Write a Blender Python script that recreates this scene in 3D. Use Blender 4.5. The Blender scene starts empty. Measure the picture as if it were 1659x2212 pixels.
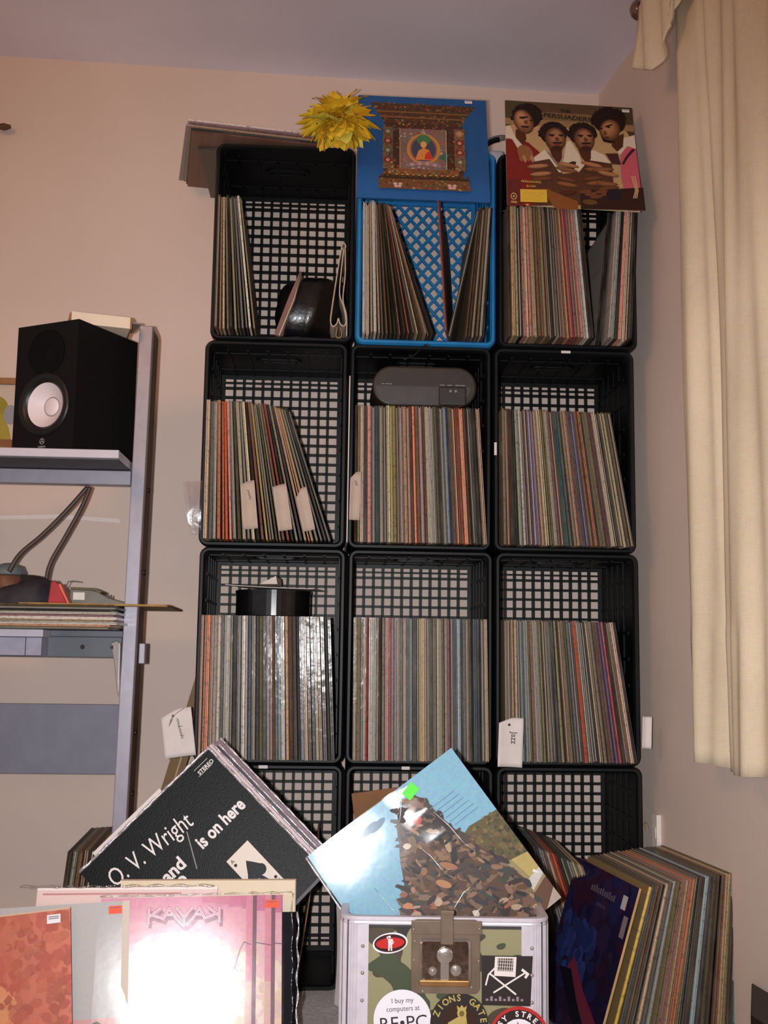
import bpy, math, random
from mathutils import Vector, Matrix

PI = math.pi
SC = bpy.context.scene
COL = SC.collection
RND = random.Random(7)

# ------------------------------------------------------------------ camera
CAM_POS = Vector((0.2925, -2.5116, 0.7351))
YAW, PITCH, ROLL = 0.05101, 0.12647, 0.01407
fwd = Vector((math.sin(YAW) * math.cos(PITCH), math.cos(YAW) * math.cos(PITCH), math.sin(PITCH)))
rgt = Vector((math.cos(YAW), -math.sin(YAW), 0))
upv = rgt.cross(fwd)
CR = rgt * math.cos(ROLL) + upv * math.sin(ROLL)
CU = -rgt * math.sin(ROLL) + upv * math.cos(ROLL)
cam = bpy.data.objects.new('camera', bpy.data.cameras.new('camera'))
COL.objects.link(cam)
cam.data.sensor_fit = 'HORIZONTAL'
cam.data.sensor_width = 36.0
cam.data.lens = 2363.8 / 1659.0 * 36.0
cam.data.clip_start = 0.05
cam.data.clip_end = 60
M = Matrix.Identity(4)
for i in range(3):
    M[i][0], M[i][1], M[i][2], M[i][3] = CR[i], CU[i], -fwd[i], CAM_POS[i]
cam.matrix_world = M
SC.camera = cam

# ------------------------------------------------------------------ light, world, exposure
SC.view_settings.view_transform = 'Standard'
SC.view_settings.look = 'None'
SC.view_settings.gamma = 1.0
SC.view_settings.use_curve_mapping = False
SC.view_settings.exposure = 0.0

w = bpy.data.worlds.new('world')
SC.world = w
w.use_nodes = True
w.node_tree.nodes['Background'].inputs[0].default_value = (0.76, 0.71, 0.74, 1)
w.node_tree.nodes['Background'].inputs[1].default_value = 0.36

FLASH_POS = CAM_POS - CR * 0.06 + CU * 0.005
fl = bpy.data.lights.new('camera_flash', 'SPOT')
fl.energy = 150
fl.color = (0.97, 0.97, 1.0)
fl.shadow_soft_size = 0.012
fl.spot_size = math.radians(80)
fl.spot_blend = 0.95
flo = bpy.data.objects.new('camera_flash', fl)
COL.objects.link(flo)
MF = Matrix.Identity(4)
aim = (fwd - CU * 0.10).normalized()
ar = aim.cross(CU).normalized()
au = ar.cross(aim)
for i in range(3):
    MF[i][0], MF[i][1], MF[i][2], MF[i][3] = ar[i], au[i], -aim[i], FLASH_POS[i]
flo.matrix_world = MF

rl = bpy.data.lights.new('room_lamp', 'AREA')
rl.shape = 'DISK'
rl.size = 0.5
rl.energy = 8.0
rl.color = (1.0, 0.46, 0.14)
rlo = bpy.data.objects.new('room_lamp', rl)
COL.objects.link(rlo)
rlo.location = (-0.9, -1.9, 2.0)
rlo.rotation_euler = (math.radians(104), 0, math.radians(-20))

# ------------------------------------------------------------------ colour + materials
def lin(v):
    v /= 255.0
    return v / 12.92 if v <= 0.04045 else ((v + 0.055) / 1.055) ** 2.4
def c(r, g, b):
    return (lin(r), lin(g), lin(b), 1.0)

MATS = {}
def nt(name):
    m = bpy.data.materials.new(name)
    m.use_nodes = True
    t = m.node_tree
    return m, t, t.nodes['Principled BSDF']

def mix_rgb(t, fac, a, b, blend='MIX'):
    n = t.nodes.new('ShaderNodeMix')
    n.data_type = 'RGBA'
    n.blend_type = blend
    for s, v in ((n.inputs[0], fac), (n.inputs[6], a), (n.inputs[7], b)):
        if hasattr(v, 'links'):
            t.links.new(v, s)
        else:
            s.default_value = v
    return n.outputs[2]

def noise(t, scale, detail=2.0, vec=None, rough=0.5):
    n = t.nodes.new('ShaderNodeTexNoise')
    n.inputs['Scale'].default_value = scale
    n.inputs['Detail'].default_value = detail
    n.inputs['Roughness'].default_value = rough
    if vec is not None:
        t.links.new(vec, n.inputs['Vector'])
    return n

def coords(t, kind='Object', scale=None):
    tc = t.nodes.new('ShaderNodeTexCoord')
    if scale is None:
        return tc.outputs[kind]
    mp = t.nodes.new('ShaderNodeMapping')
    mp.inputs['Scale'].default_value = scale
    t.links.new(tc.outputs[kind], mp.inputs['Vector'])
    return mp.outputs['Vector']

def ramp(t, fac, stops, interp='LINEAR'):
    n = t.nodes.new('ShaderNodeValToRGB')
    n.color_ramp.interpolation = interp
    e = n.color_ramp.elements
    while len(e) < len(stops):
        e.new(0.5)
    for el, (p, col) in zip(e, stops):
        el.position = p
        el.color = col
    t.links.new(fac, n.inputs[0])
    return n.outputs[0]

def bump(t, b, h, strength=0.2, dist=0.002):
    n = t.nodes.new('ShaderNodeBump')
    n.inputs['Strength'].default_value = strength
    n.inputs['Distance'].default_value = dist
    t.links.new(h, n.inputs['Height'])
    t.links.new(n.outputs[0], b.inputs['Normal'])
    return n

def mat(name, col, rough=0.5, metal=0.0, var=0.12, vscale=30, bmp=0.0, bscale=200, coat=0.0, coat_r=0.1, sheen=0, trans=0.0, spec=0.5):
    if name in MATS:
        return MATS[name]
    m, t, b = nt(name)
    b.inputs['Roughness'].default_value = rough
    b.inputs['Metallic'].default_value = metal
    b.inputs['Coat Weight'].default_value = coat
    b.inputs['Coat Roughness'].default_value = coat_r
    b.inputs['Transmission Weight'].default_value = trans
    b.inputs['Specular IOR Level'].default_value = spec
    v = coords(t)
    n = noise(t, vscale, 3, v)
    dark = tuple(x * (1 - var) for x in col[:3]) + (1,)
    lite = tuple(min(1, x * (1 + var)) for x in col[:3]) + (1,)
    o = ramp(t, n.outputs['Fac'], [(0.3, dark), (0.7, lite)])
    t.links.new(o, b.inputs['Base Color'])
    if bmp:
        n2 = noise(t, bscale, 3, v)
        bump(t, b, n2.outputs['Fac'], bmp)
    MATS[name] = m
    return m

def mat_print(name, rough=0.42, coat=0.0, coat_r=0.2, bmp=0.0, bscale=300, spec=0.25, grain=260, gmix=0.18):
    """Printed card: the ink colours come from the mesh's own colour layer."""
    if name in MATS:
        return MATS[name]
    m, t, b = nt(name)
    a = t.nodes.new('ShaderNodeVertexColor')
    a.layer_name = 'ink'
    n = noise(t, grain, 4, coords(t), 0.65)
    o = mix_rgb(t, gmix, a.outputs['Color'], n.outputs['Color'], 'OVERLAY')
    t.links.new(o, b.inputs['Base Color'])
    b.inputs['Roughness'].default_value = rough
    b.inputs['Specular IOR Level'].default_value = spec
    b.inputs['Coat Weight'].default_value = coat
    b.inputs['Coat Roughness'].default_value = coat_r
    if bmp:
        n2 = noise(t, bscale, 3, coords(t))
        bump(t, b, n2.outputs['Fac'], bmp, 0.001)
    MATS[name] = m
    return m

def mat_jacket(name, glossy):
    """Record jackets: colour of the object itself, worn cardboard at the edges, specks of print along the spine."""
    m, t, b = nt(name)
    oi = t.nodes.new('ShaderNodeObjectInfo')
    tc = t.nodes.new('ShaderNodeTexCoord')
    sx = t.nodes.new('ShaderNodeSeparateXYZ')
    t.links.new(tc.outputs['Object'], sx.inputs[0])
    # offset noise per object
    cm = t.nodes.new('ShaderNodeCombineXYZ')
    mu = t.nodes.new('ShaderNodeMath'); mu.operation = 'MULTIPLY'; mu.inputs[1].default_value = 40
    t.links.new(oi.outputs['Random'], mu.inputs[0])
    xs = t.nodes.new('ShaderNodeMath'); xs.operation = 'MULTIPLY'; xs.inputs[1].default_value = 0.006
    t.links.new(sx.outputs[0], xs.inputs[0])
    t.links.new(xs.outputs[0], cm.inputs[0]); t.links.new(mu.outputs[0], cm.inputs[1]); t.links.new(sx.outputs[2], cm.inputs[2])
    n = noise(t, 150, 3, cm.outputs[0], 0.7)
    n2 = noise(t, 14, 2, cm.outputs[0])
    col = oi.outputs['Color']
    dk = mix_rgb(t, 1.0, col, (0.35, 0.33, 0.32, 1), 'MULTIPLY')
    f1 = ramp(t, n.outputs['Fac'], [(0.52, (0, 0, 0, 1)), (0.66, (0.75, 0.75, 0.75, 1))])
    o = mix_rgb(t, f1, col, dk)
    f2 = ramp(t, n2.outputs['Fac'], [(0.40, (0, 0, 0, 1)), (0.70, (0.12, 0.12, 0.12, 1))])
    o = mix_rgb(t, f2, o, (0.50, 0.44, 0.36, 1))
    n4 = t.nodes.new('ShaderNodeTexNoise'); n4.noise_dimensions = '1D'; n4.inputs['Scale'].default_value = 1.0; n4.inputs['Detail'].default_value = 1.0
    ma = t.nodes.new('ShaderNodeMath'); ma.operation = 'MULTIPLY_ADD'; ma.inputs[1].default_value = 4.5
    t.links.new(sx.outputs[0], ma.inputs[0]); t.links.new(mu.outputs[0], ma.inputs[2]); t.links.new(ma.outputs[0], n4.inputs['W'])
    f4 = ramp(t, n4.outputs['Fac'], [(0.40, (0.30, 0.28, 0.27, 1)), (0.50, (1, 1, 1, 1)), (0.62, (1.25, 1.2, 1.12, 1))])
    o = mix_rgb(t, 1.0, o, f4, 'MULTIPLY')
    # worn edges (object x runs 0..1 across the thickness)
    sb = t.nodes.new('ShaderNodeMath'); sb.operation = 'SUBTRACT'; sb.inputs[1].default_value = 0.5
    ab = t.nodes.new('ShaderNodeMath'); ab.operation = 'ABSOLUTE'
    t.links.new(sx.outputs[0], sb.inputs[0]); t.links.new(sb.outputs[0], ab.inputs[0])
    f3 = ramp(t, ab.outputs[0], [(0.36, (0, 0, 0, 1)), (0.5, (0.30, 0.30, 0.30, 1))])
    o = mix_rgb(t, f3, o, (0.36, 0.29, 0.21, 1))
    t.links.new(o, b.inputs['Base Color'])
    if glossy:
        b.inputs['Roughness'].default_value = 0.48
        b.inputs['Coat Weight'].default_value = 0.24
        b.inputs['Coat Roughness'].default_value = 0.16
        n3 = noise(t, 42, 2, cm.outputs[0])
        bp = bump(t, b, n3.outputs['Fac'], 0.3, 0.003)
        t.links.new(bp.outputs[0], b.inputs['Coat Normal'])
    else:
        b.inputs['Roughness'].default_value = 0.5
        b.inputs['Specular IOR Level'].default_value = 0.3
    MATS[name] = m
    return m

def mat_film(name, rough=0.22, bmp=0.15, bscale=25, weight=0.07, tint=(1, 1, 1, 1)):
    """Thin clear polythene: mostly lets light through, mirrors a little of it."""
    m = bpy.data.materials.new(name)
    m.use_nodes = True
    t = m.node_tree
    t.nodes.clear()
    out = t.nodes.new('ShaderNodeOutputMaterial')
    mx = t.nodes.new('ShaderNodeMixShader')
    tr = t.nodes.new('ShaderNodeBsdfTransparent')
    tr.inputs[0].default_value = tint
    gl = t.nodes.new('ShaderNodeBsdfGlossy')
    gl.inputs['Roughness'].default_value = rough
    gl.distribution = 'BECKMANN'
    lw = t.nodes.new('ShaderNodeFresnel')
    lw.inputs[0].default_value = 1.5
    ml = t.nodes.new('ShaderNodeMath'); ml.operation = 'MULTIPLY'; ml.inputs[1].default_value = weight / 0.04
    t.links.new(lw.outputs[0], ml.inputs[0])
    cl = t.nodes.new('ShaderNodeMath'); cl.operation = 'MINIMUM'; cl.inputs[1].default_value = 0.6
    t.links.new(ml.outputs[0], cl.inputs[0])
    if bmp:
        n = noise(t, bscale, 3, coords(t))
        bp = t.nodes.new('ShaderNodeBump')
        bp.inputs['Strength'].default_value = bmp
        bp.inputs['Distance'].default_value = 0.004
        t.links.new(n.outputs['Fac'], bp.inputs['Height'])
        t.links.new(bp.outputs[0], gl.inputs['Normal'])
    t.links.new(cl.outputs[0], mx.inputs[0])
    t.links.new(tr.outputs[0], mx.inputs[1])
    t.links.new(gl.outputs[0], mx.inputs[2])
    t.links.new(mx.outputs[0], out.inputs[0])
    MATS[name] = m
    return m

PRINT = mat_print('printed_card', 0.42)
PRINT_GLOSS = mat_print('glossy_print', 0.5, coat=0.08, coat_r=0.14, grain=150, gmix=0.34)
PRINT_SOFT = mat_print('mottled_print', 0.5, grain=26, gmix=0.24)
PRINT_LEATHER = mat_print('textured_print', 0.40, bmp=0.5, bscale=420, spec=0.14)
JACKET = mat_jacket('jacket_card', False)
JACKET_G = mat_jacket('jacket_card_filmed', True)
PAPER = mat('inner_paper', c(205, 190, 165), 0.8)
FILM = mat_film('clear_film', 0.20, 0.06, 18, 0.020)
FILM_CRINKLE = mat_film('crinkled_film', 0.14, 0.40, 22, 0.018)
CARD_EDGE = mat('card_edge', c(200, 180, 150), 0.8)
WHITE_CARD = mat('white_card', c(222, 212, 206), 0.75, var=0.04)

# ------------------------------------------------------------------ mesh helpers
class MB:
    def __init__(s):
        s.v, s.f, s.m, s.k = [], [], [], []
    def add(s, verts, faces, mi=0, col=None, mtx=None):
        o = len(s.v)
        if mtx is not None:
            verts = [tuple(mtx @ Vector(v)) for v in verts]
        s.v.extend(verts)
        for f in faces:
            s.f.append(tuple(i + o for i in f)); s.m.append(mi); s.k.append(col)
        return s
    def box(s, x0, x1, y0, y1, z0, z1, mi=0, col=None, mtx=None):
        v = [(x0, y0, z0), (x1, y0, z0), (x1, y1, z0), (x0, y1, z0), (x0, y0, z1), (x1, y0, z1), (x1, y1, z1), (x0, y1, z1)]
        f = [(0, 3, 2, 1), (4, 5, 6, 7), (0, 1, 5, 4), (1, 2, 6, 5), (2, 3, 7, 6), (3, 0, 4, 7)]
        return s.add(v, f, mi, col, mtx)
    def bar(s, p, q, w, y0, y1, mi=0):
        """flat bar in an xz plane from p to q (2-D), width w, between depths y0 and y1"""
        d = Vector((q[0] - p[0], q[1] - p[1])); L = d.length
        if L < 1e-6: return s
        n = Vector((-d[1], d[0])) / L * w / 2
        P = [(p[0] - n[0], p[1] - n[1]), (q[0] - n[0], q[1] - n[1]), (q[0] + n[0], q[1] + n[1]), (p[0] + n[0], p[1] + n[1])]
        return s.prism_xz(P, y0, y1, mi)
    def prism_xz(s, P, y0, y1, mi=0, col=None, mtx=None):
        n = len(P)
        v = [(x, y0, z) for x, z in P] + [(x, y1, z) for x, z in P]
        f = [tuple(range(n)), tuple(range(2 * n - 1, n - 1, -1))] + [((i + 1) % n, i, i + n, (i + 1) % n + n) for i in range(n)]
        return s.add(v, f, mi, col, mtx)
    def prism_xy(s, P, z0, z1, mi=0, col=None, mtx=None):
        n = len(P)
        v = [(x, y, z0) for x, y in P] + [(x, y, z1) for x, y in P]
        f = [tuple(range(n - 1, -1, -1)), tuple(range(n, 2 * n))] + [(i, (i + 1) % n, (i + 1) % n + n, i + n) for i in range(n)]
        return s.add(v, f, mi, col, mtx)
    def lathe(s, prof, n=24, mi=0, mtx=None, cap=True):
        """profile of (r, z) about z"""
        v, f = [], []
        k = len(prof)
        for r, z in prof:
            for j in range(n):
                a = 2 * PI * j / n
                v.append((r * math.cos(a), r * math.sin(a), z))
        for i in range(k - 1):
            for j in range(n):
                f.append((i * n + j, i * n + (j + 1) % n, (i + 1) * n + (j + 1) % n, (i + 1) * n + j))
        if cap:
            f.append(tuple(range(n - 1, -1, -1))); f.append(tuple((k - 1) * n + j for j in range(n)))
        return s.add(v, f, mi, None, mtx)
    def tube(s, pts, r, n=8, mi=0, cap=True):
        pts = [Vector(p) for p in pts]
        rr = r if isinstance(r, (list, tuple)) else [r] * len(pts)
        v, f = [], []
        up = Vector((0.13, 0.21, 0.97))
        for i, p in enumerate(pts):
            d = (pts[min(i + 1, len(pts) - 1)] - pts[max(i - 1, 0)]).normalized()
            a = d.cross(up)
            if a.length < 1e-4: a = d.cross(Vector((1, 0, 0)))
            a.normalize(); b = d.cross(a)
            for j in range(n):
                t = 2 * PI * j / n
                v.append(tuple(p + (a * math.cos(t) + b * math.sin(t)) * rr[i]))
        for i in range(len(pts) - 1):
            for j in range(n):
                f.append((i * n + j, i * n + (j + 1) % n, (i + 1) * n + (j + 1) % n, (i + 1) * n + j))
        if cap:
            f.append(tuple(range(n - 1, -1, -1))); f.append(tuple((len(pts) - 1) * n + j for j in range(n)))
        return s.add(v, f, mi)
    def grid(s, fn, nu, nv, mi=0):
        v = [tuple(fn(i / nu, j / nv)) for j in range(nv + 1) for i in range(nu + 1)]
        f = [(j * (nu + 1) + i, j * (nu + 1) + i + 1, (j + 1) * (nu + 1) + i + 1, (j + 1) * (nu + 1) + i) for j in range(nv) for i in range(nu)]
        return s.add(v, f, mi)
    def mesh(s, name, mats, smooth=False):
        me = bpy.data.meshes.new(name)
        me.from_pydata(s.v, [], s.f)
        for m in mats: me.materials.append(m)
        me.polygons.foreach_set('material_index', s.m)
        if smooth: me.polygons.foreach_set('use_smooth', [True] * len(s.f))
        if any(k is not None for k in s.k):
            ca = me.color_attributes.new('ink', 'FLOAT_COLOR', 'CORNER')
            arr = []
            for f, k in zip(s.f, s.k):
                arr.extend(list(k if k else (0.5, 0.5, 0.5, 1)) * len(f))
            ca.data.foreach_set('color', arr)
        me.update()
        return me

def obj(name, mb, mats, parent=None, smooth=False, bevel=0, seg=2, auto=False, label=None):
    me = mb if isinstance(mb, bpy.types.Mesh) else mb.mesh(name, mats if isinstance(mats, (list, tuple)) else [mats], smooth)
    o = bpy.data.objects.new(name, me)
    COL.objects.link(o)
    if parent is not None: o.parent = parent
    if bevel:
        b = o.modifiers.new('bevel', 'BEVEL'); b.width = bevel; b.segments = seg; b.limit_method = 'ANGLE'; b.angle_limit = 0.7
    if label: o['label'] = label
    return o

def tag(o, label, cat, group=None):
    o['label'] = label; o['category'] = cat
    if group: o['group'] = group
    return o

def thing(name, label, cat, loc=(0, 0, 0), rot=(0, 0, 0), group=None, mtx=None):
    o = bpy.data.objects.new(name, None)
    COL.objects.link(o)
    o.empty_display_size = 0.05
    if mtx is not None: o.matrix_world = mtx
    else:
        o.location = loc; o.rotation_euler = rot
    return tag(o, label, cat, group)

def struct(name, mb, m):
    o = obj(name, mb, m); o['kind'] = 'structure'; return o

def rrect(w, h, r, n=5, cx=0, cy=0):
    P = []
    for sx, sy, a0 in ((1, 1, 0), (-1, 1, 90), (-1, -1, 180), (1, -1, 270)):
        for i in range(n + 1):
            a = math.radians(a0 + 90 * i / n)
            P.append((cx + sx * (w / 2 - r) + r * math.cos(a), cy + sy * (h / 2 - r) + r * math.sin(a)))
    return P

_tc = {}
def text_polys(s, off=0.0):
    """flat triangles of a line of lettering, height about 1; returns verts, faces, width"""
    key = (s, off)
    if key in _tc: return _tc[key]
    cu = bpy.data.curves.new('lettering', 'FONT')
    cu.body = s; cu.size = 1.0; cu.offset = off; cu.resolution_u = 3
    o = bpy.data.objects.new('lettering', cu)
    COL.objects.link(o)
    dg = bpy.context.evaluated_depsgraph_get()
    me = bpy.data.meshes.new_from_object(o.evaluated_get(dg))
    v = [(p.co.x, p.co.y) for p in me.vertices]
    f = [tuple(p.vertices) for p in me.polygons]
    bpy.data.objects.remove(o); bpy.data.meshes.remove(me); bpy.data.curves.remove(cu)
    wd = max((p[0] for p in v), default=0.3)
    _tc[key] = (v, f, wd)
    return _tc[key]

class Print:
    """flat print laid on a face: local x right, z up, the face at y=0, ink a hair proud of it, later shapes over earlier ones"""
    def __init__(s, y=-0.0004, step=4e-6):
        s.mb = MB(); s.y = y; s.step = step; s.i = 0
    def _y(s):
        s.i += 1
        return s.y - s.i * s.step
    def poly(s, P, col):
        y = s._y(); n = len(P)
        s.mb.add([(a, y, b) for a, b in P], [tuple(range(n))], 0, col); return s
    def rect(s, x0, x1, z0, z1, col):
        return s.poly([(x0, z0), (x1, z0), (x1, z1), (x0, z1)], col)
    def ell(s, cx, cz, rx, rz, col, rot=0, n=20, a0=0, a1=360):
        P = []
        cr, sr = math.cos(math.radians(rot)), math.sin(math.radians(rot))
        full = abs(a1 - a0) >= 360
        for i in range(n if full else n + 1):
            a = math.radians(a0 + (a1 - a0) * i / n)
            x, z = rx * math.cos(a), rz * math.sin(a)
            P.append((cx + x * cr - z * sr, cz + x * sr + z * cr))
        return s.poly(P, col)
    def line(s, pts, w, col):
        for (a, b), (e, d) in zip(pts, pts[1:]):
            v = Vector((e - a, d - b)); L = v.length
            if L < 1e-7: continue
            n = Vector((-v[1], v[0])) / L * w / 2
            t = v / L * w * 0.4
            s.poly([(a - n[0] - t[0], b - n[1] - t[1]), (e - n[0] + t[0], d - n[1] + t[1]), (e + n[0] + t[0], d + n[1] + t[1]), (a + n[0] - t[0], b + n[1] - t[1])], col)
        return s
    def text(s, txt, x, z, size, col, rot=0, sx=1.0, off=0.0, align='l', fit=None):
        v, f, wd = text_polys(txt, off)
        if fit: sx = fit / (wd * size)
        y = s._y()
        ox = {'l': 0, 'c': -wd / 2, 'r': -wd}[align]
        cr, sr = math.cos(math.radians(rot)), math.sin(math.radians(rot))
        V = []
        for a, b in v:
            a = (a + ox) * size * sx; b = b * size
            V.append((x + a * cr - b * sr, y, z + a * sr + b * cr))
        s.mb.add(V, f, 0, col); return s
    def arc(s, txt, cx, cz, r, size, col, a0, a1, off=0.0, sx=1.0):
        for i, ch in enumerate(txt):
            if ch == ' ': continue
            a = a0 + (a1 - a0) * (i / max(1, len(txt) - 1))
            s.text(ch, cx + r * math.cos(math.radians(a)), cz + r * math.sin(math.radians(a)), size, col, rot=a - 90, off=off, align='c', sx=sx)
        return s
    def blobs(s, n, area, size, cols, rnd, inside=None, k=6):
        """many small irregular patches of ink"""
        x0, x1, z0, z1 = area
        for _ in range(n):
            x, z = rnd.uniform(x0, x1), rnd.uniform(z0, z1)
            if inside and not inside(x, z): continue
            r = rnd.uniform(*size)
            a = rnd.uniform(0, 6.28)
            P = [(x + r * rnd.uniform(0.55, 1.1) * math.cos(a + 6.283 * i / k), z + r * rnd.uniform(0.55, 1.1) * math.sin(a + 6.283 * i / k)) for i in range(k)]
            P = [(min(max(u, 0.0), RL), min(max(v_, 0.0), RL)) for u, v_ in P]
            s.poly(P, rnd.choice(cols))
        return s

def pt_in(P):
    def f(x, y):
        r = False; j = len(P) - 1
        for i in range(len(P)):
            if (P[i][1] > y) != (P[j][1] > y) and x < (P[j][0] - P[i][0]) * (y - P[i][1]) / (P[j][1] - P[i][1] + 1e-12) + P[i][0]: r = not r
            j = i
        return r
    return f

# ------------------------------------------------------------------ room
WALL = None
def wall_mat(name, col):
    m, t, b = nt(name)
    v = coords(t)
    n = noise(t, 2.2, 4, v)
    o = ramp(t, n.outputs['Fac'], [(0.3, tuple(x * 0.95 for x in col[:3]) + (1,)), (0.7, tuple(x * 1.04 for x in col[:3]) + (1,))])
    n3 = noise(t, 420, 2, v)
    o = mix_rgb(t, 0.10, o, n3.outputs['Color'], 'OVERLAY')
    t.links.new(o, b.inputs['Base Color'])
    b.inputs['Roughness'].default_value = 0.85
    n2 = noise(t, 170, 3, v)
    bump(t, b, n2.outputs['Fac'], 0.12, 0.002)
    return m
WALLM = wall_mat('tan_wall_paint', c(221, 200, 187))
CEILM = wall_mat('ceiling_paint', c(242, 236, 246))
BACK_Y = 0.31
def ceil_z(x): return 2.2955 - 0.0262 * x
def wr(a, off, z):      # along the right wall from its corner, off the wall, height
    return (1.014 + 0.1235 * a - 0.9923 * off, BACK_Y - 0.9923 * a - 0.1235 * off, z)

mb = MB(); mb.box(-3.2, 1.014, BACK_Y, BACK_Y + 0.1, 0, 2.45); struct('wall_back', mb, WALLM)
sc = MB(); sc.add([(-0.62, BACK_Y - 0.0004, 1.052), (-0.40, BACK_Y - 0.0004, 1.060), (-0.24, BACK_Y - 0.0004, 1.052), (-0.245, BACK_Y - 0.0004, 1.062), (-0.40, BACK_Y - 0.0004, 1.071), (-0.62, BACK_Y - 0.0004, 1.061)], [(0, 1, 4, 5), (1, 2, 3, 4)])
obj('paint_scuff', sc, wall_mat('lighter_paint', c(236, 222, 214)), bpy.data.objects['wall_back'], label='pale scuff on the wall paint')
mb = MB()
P = [wr(0, 0, 0)[:2], wr(4.2, 0, 0)[:2], wr(4.2, -0.1, 0)[:2], wr(-0.12, -0.1, 0)[:2]]
mb.prism_xy(P[::-1], 0, 2.45); struct('wall_right', mb, WALLM)
mb = MB()
V = [(x, y, ceil_z(x) + dz) for dz in (0, 0.06) for x, y in ((-3.2, BACK_Y), (1.7, BACK_Y), (1.7, -4.0), (-3.2, -4.0))]
mb.add(V, [(0, 1, 2, 3), (7, 6, 5, 4), (0, 4, 5, 1), (1, 5, 6, 2), (2, 6, 7, 3), (3, 7, 4, 0)]); struct('ceiling', mb, CEILM)
m, t, b = nt('grey_carpet')
v = coords(t)
n = noise(t, 90, 5, v, 0.7)
t.links.new(ramp(t, n.outputs['Fac'], [(0.3, c(182, 174, 170)), (0.7, c(232, 224, 220))]), b.inputs['Base Color'])
b.inputs['Roughness'].default_value = 0.95
n = noise(t, 500, 3, v); bump(t, b, n.outputs['Fac'], 0.45, 0.005)
mb = MB(); mb.box(-3.2, 1.7, -4.0, BACK_Y, -0.06, 0); struct('floor', mb, m)

# ------------------------------------------------------------------ milk crates
BLACK_PL = mat('black_plastic', c(11, 13, 15), 0.46, var=0.25, vscale=18, spec=0.25)
BLUE_PL = mat('blue_plastic', c(32, 122, 180), 0.42, var=0.1, vscale=18)
CW, CH, CD = 0.333, 0.483, 0.275
PX = 0.3372
WT = 0.013          # wall thickness
def crate_rim():
    mb = MB()
    prof = [(0.0, 0.012), (0.0, -0.013), (0.004, -0.020), (0.0095, -0.020), (0.0135, -0.014), (0.0135, 0.012)]
    loops = []
    n = 7
    for off, y in prof:
        loops.append([(x, y, z) for x, z in rrect(CW - 2 * off, CH - 2 * off, max(0.022 - off, 0.007), n, CW / 2, CH / 2)])
    k = len(loops[0]); m = len(prof)
    v = [p for l in loops for p in l]
    f = [(i * k + j, ((i + 1) % m) * k + j, ((i + 1) % m) * k + (j + 1) % k, i * k + (j + 1) % k) for i in range(m) for j in range(k)]
    mb.add(v, f); return mb
def crate_side(right):
    mb = MB()
    x0 = 0.005 if not right else CW - WT
    x1 = WT if not right else CW - 0.005
    mb.box(x0, x1, 0.0121, CD - 0.012, 0.012, CH - 0.012)
    xi0, xi1 = (x1, x1 + 0.0022) if not right else (x0 - 0.0022, x0)
    for z in [0.06 + 0.0605 * i for i in range(7)]: mb.box(xi0, xi1, 0.02, CD - 0.014, z - 0.0035, z + 0.0035)
    for y in (0.06, 0.11, 0.16, 0.21): mb.box(xi0, xi1, y - 0.003, y + 0.003, 0.016, CH - 0.016)
    return mb
def crate_end(top):
    mb = MB()
    z0 = 0.003 if not top else CH - WT
    z1 = WT - 0.001 if not top else CH - 0.003
    mb.box(0.012, CW - 0.012, 0.0121, CD - 0.012, z0, z1)
    if top:
        zi0, zi1 = z0 - 0.0022, z0
        for x in [0.05 + 0.0466 * i for i in range(6)]: mb.box(x - 0.003, x + 0.003, 0.02, CD - 0.014, zi0, zi1)
        for y in (0.05, 0.2): mb.box(0.016, CW - 0.016, y - 0.003, y + 0.003, zi0, zi1)
        P = rrect(0.11, 0.034, 0.016, 5, CW / 2, 0.11); Q = rrect(0.09, 0.018, 0.008, 5, CW / 2, 0.11)
        n = len(P)
        v = [(x, y, zi0 - 0.001) for x, y in P] + [(x, y, zi0 - 0.001) for x, y in Q] + [(x, y, zi1) for x, y in P] + [(x, y, zi1) for x, y in Q]
        f = [(i, (i + 1) % n, n + (i + 1) % n, n + i) for i in range(n)] + [(i, 2 * n + i, 2 * n + (i + 1) % n, (i + 1) % n) for i in range(n)] + [(n + i, n + (i + 1) % n, 3 * n + (i + 1) % n, 3 * n + i) for i in range(n)]
        mb.add(v, f)
    return mb
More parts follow.
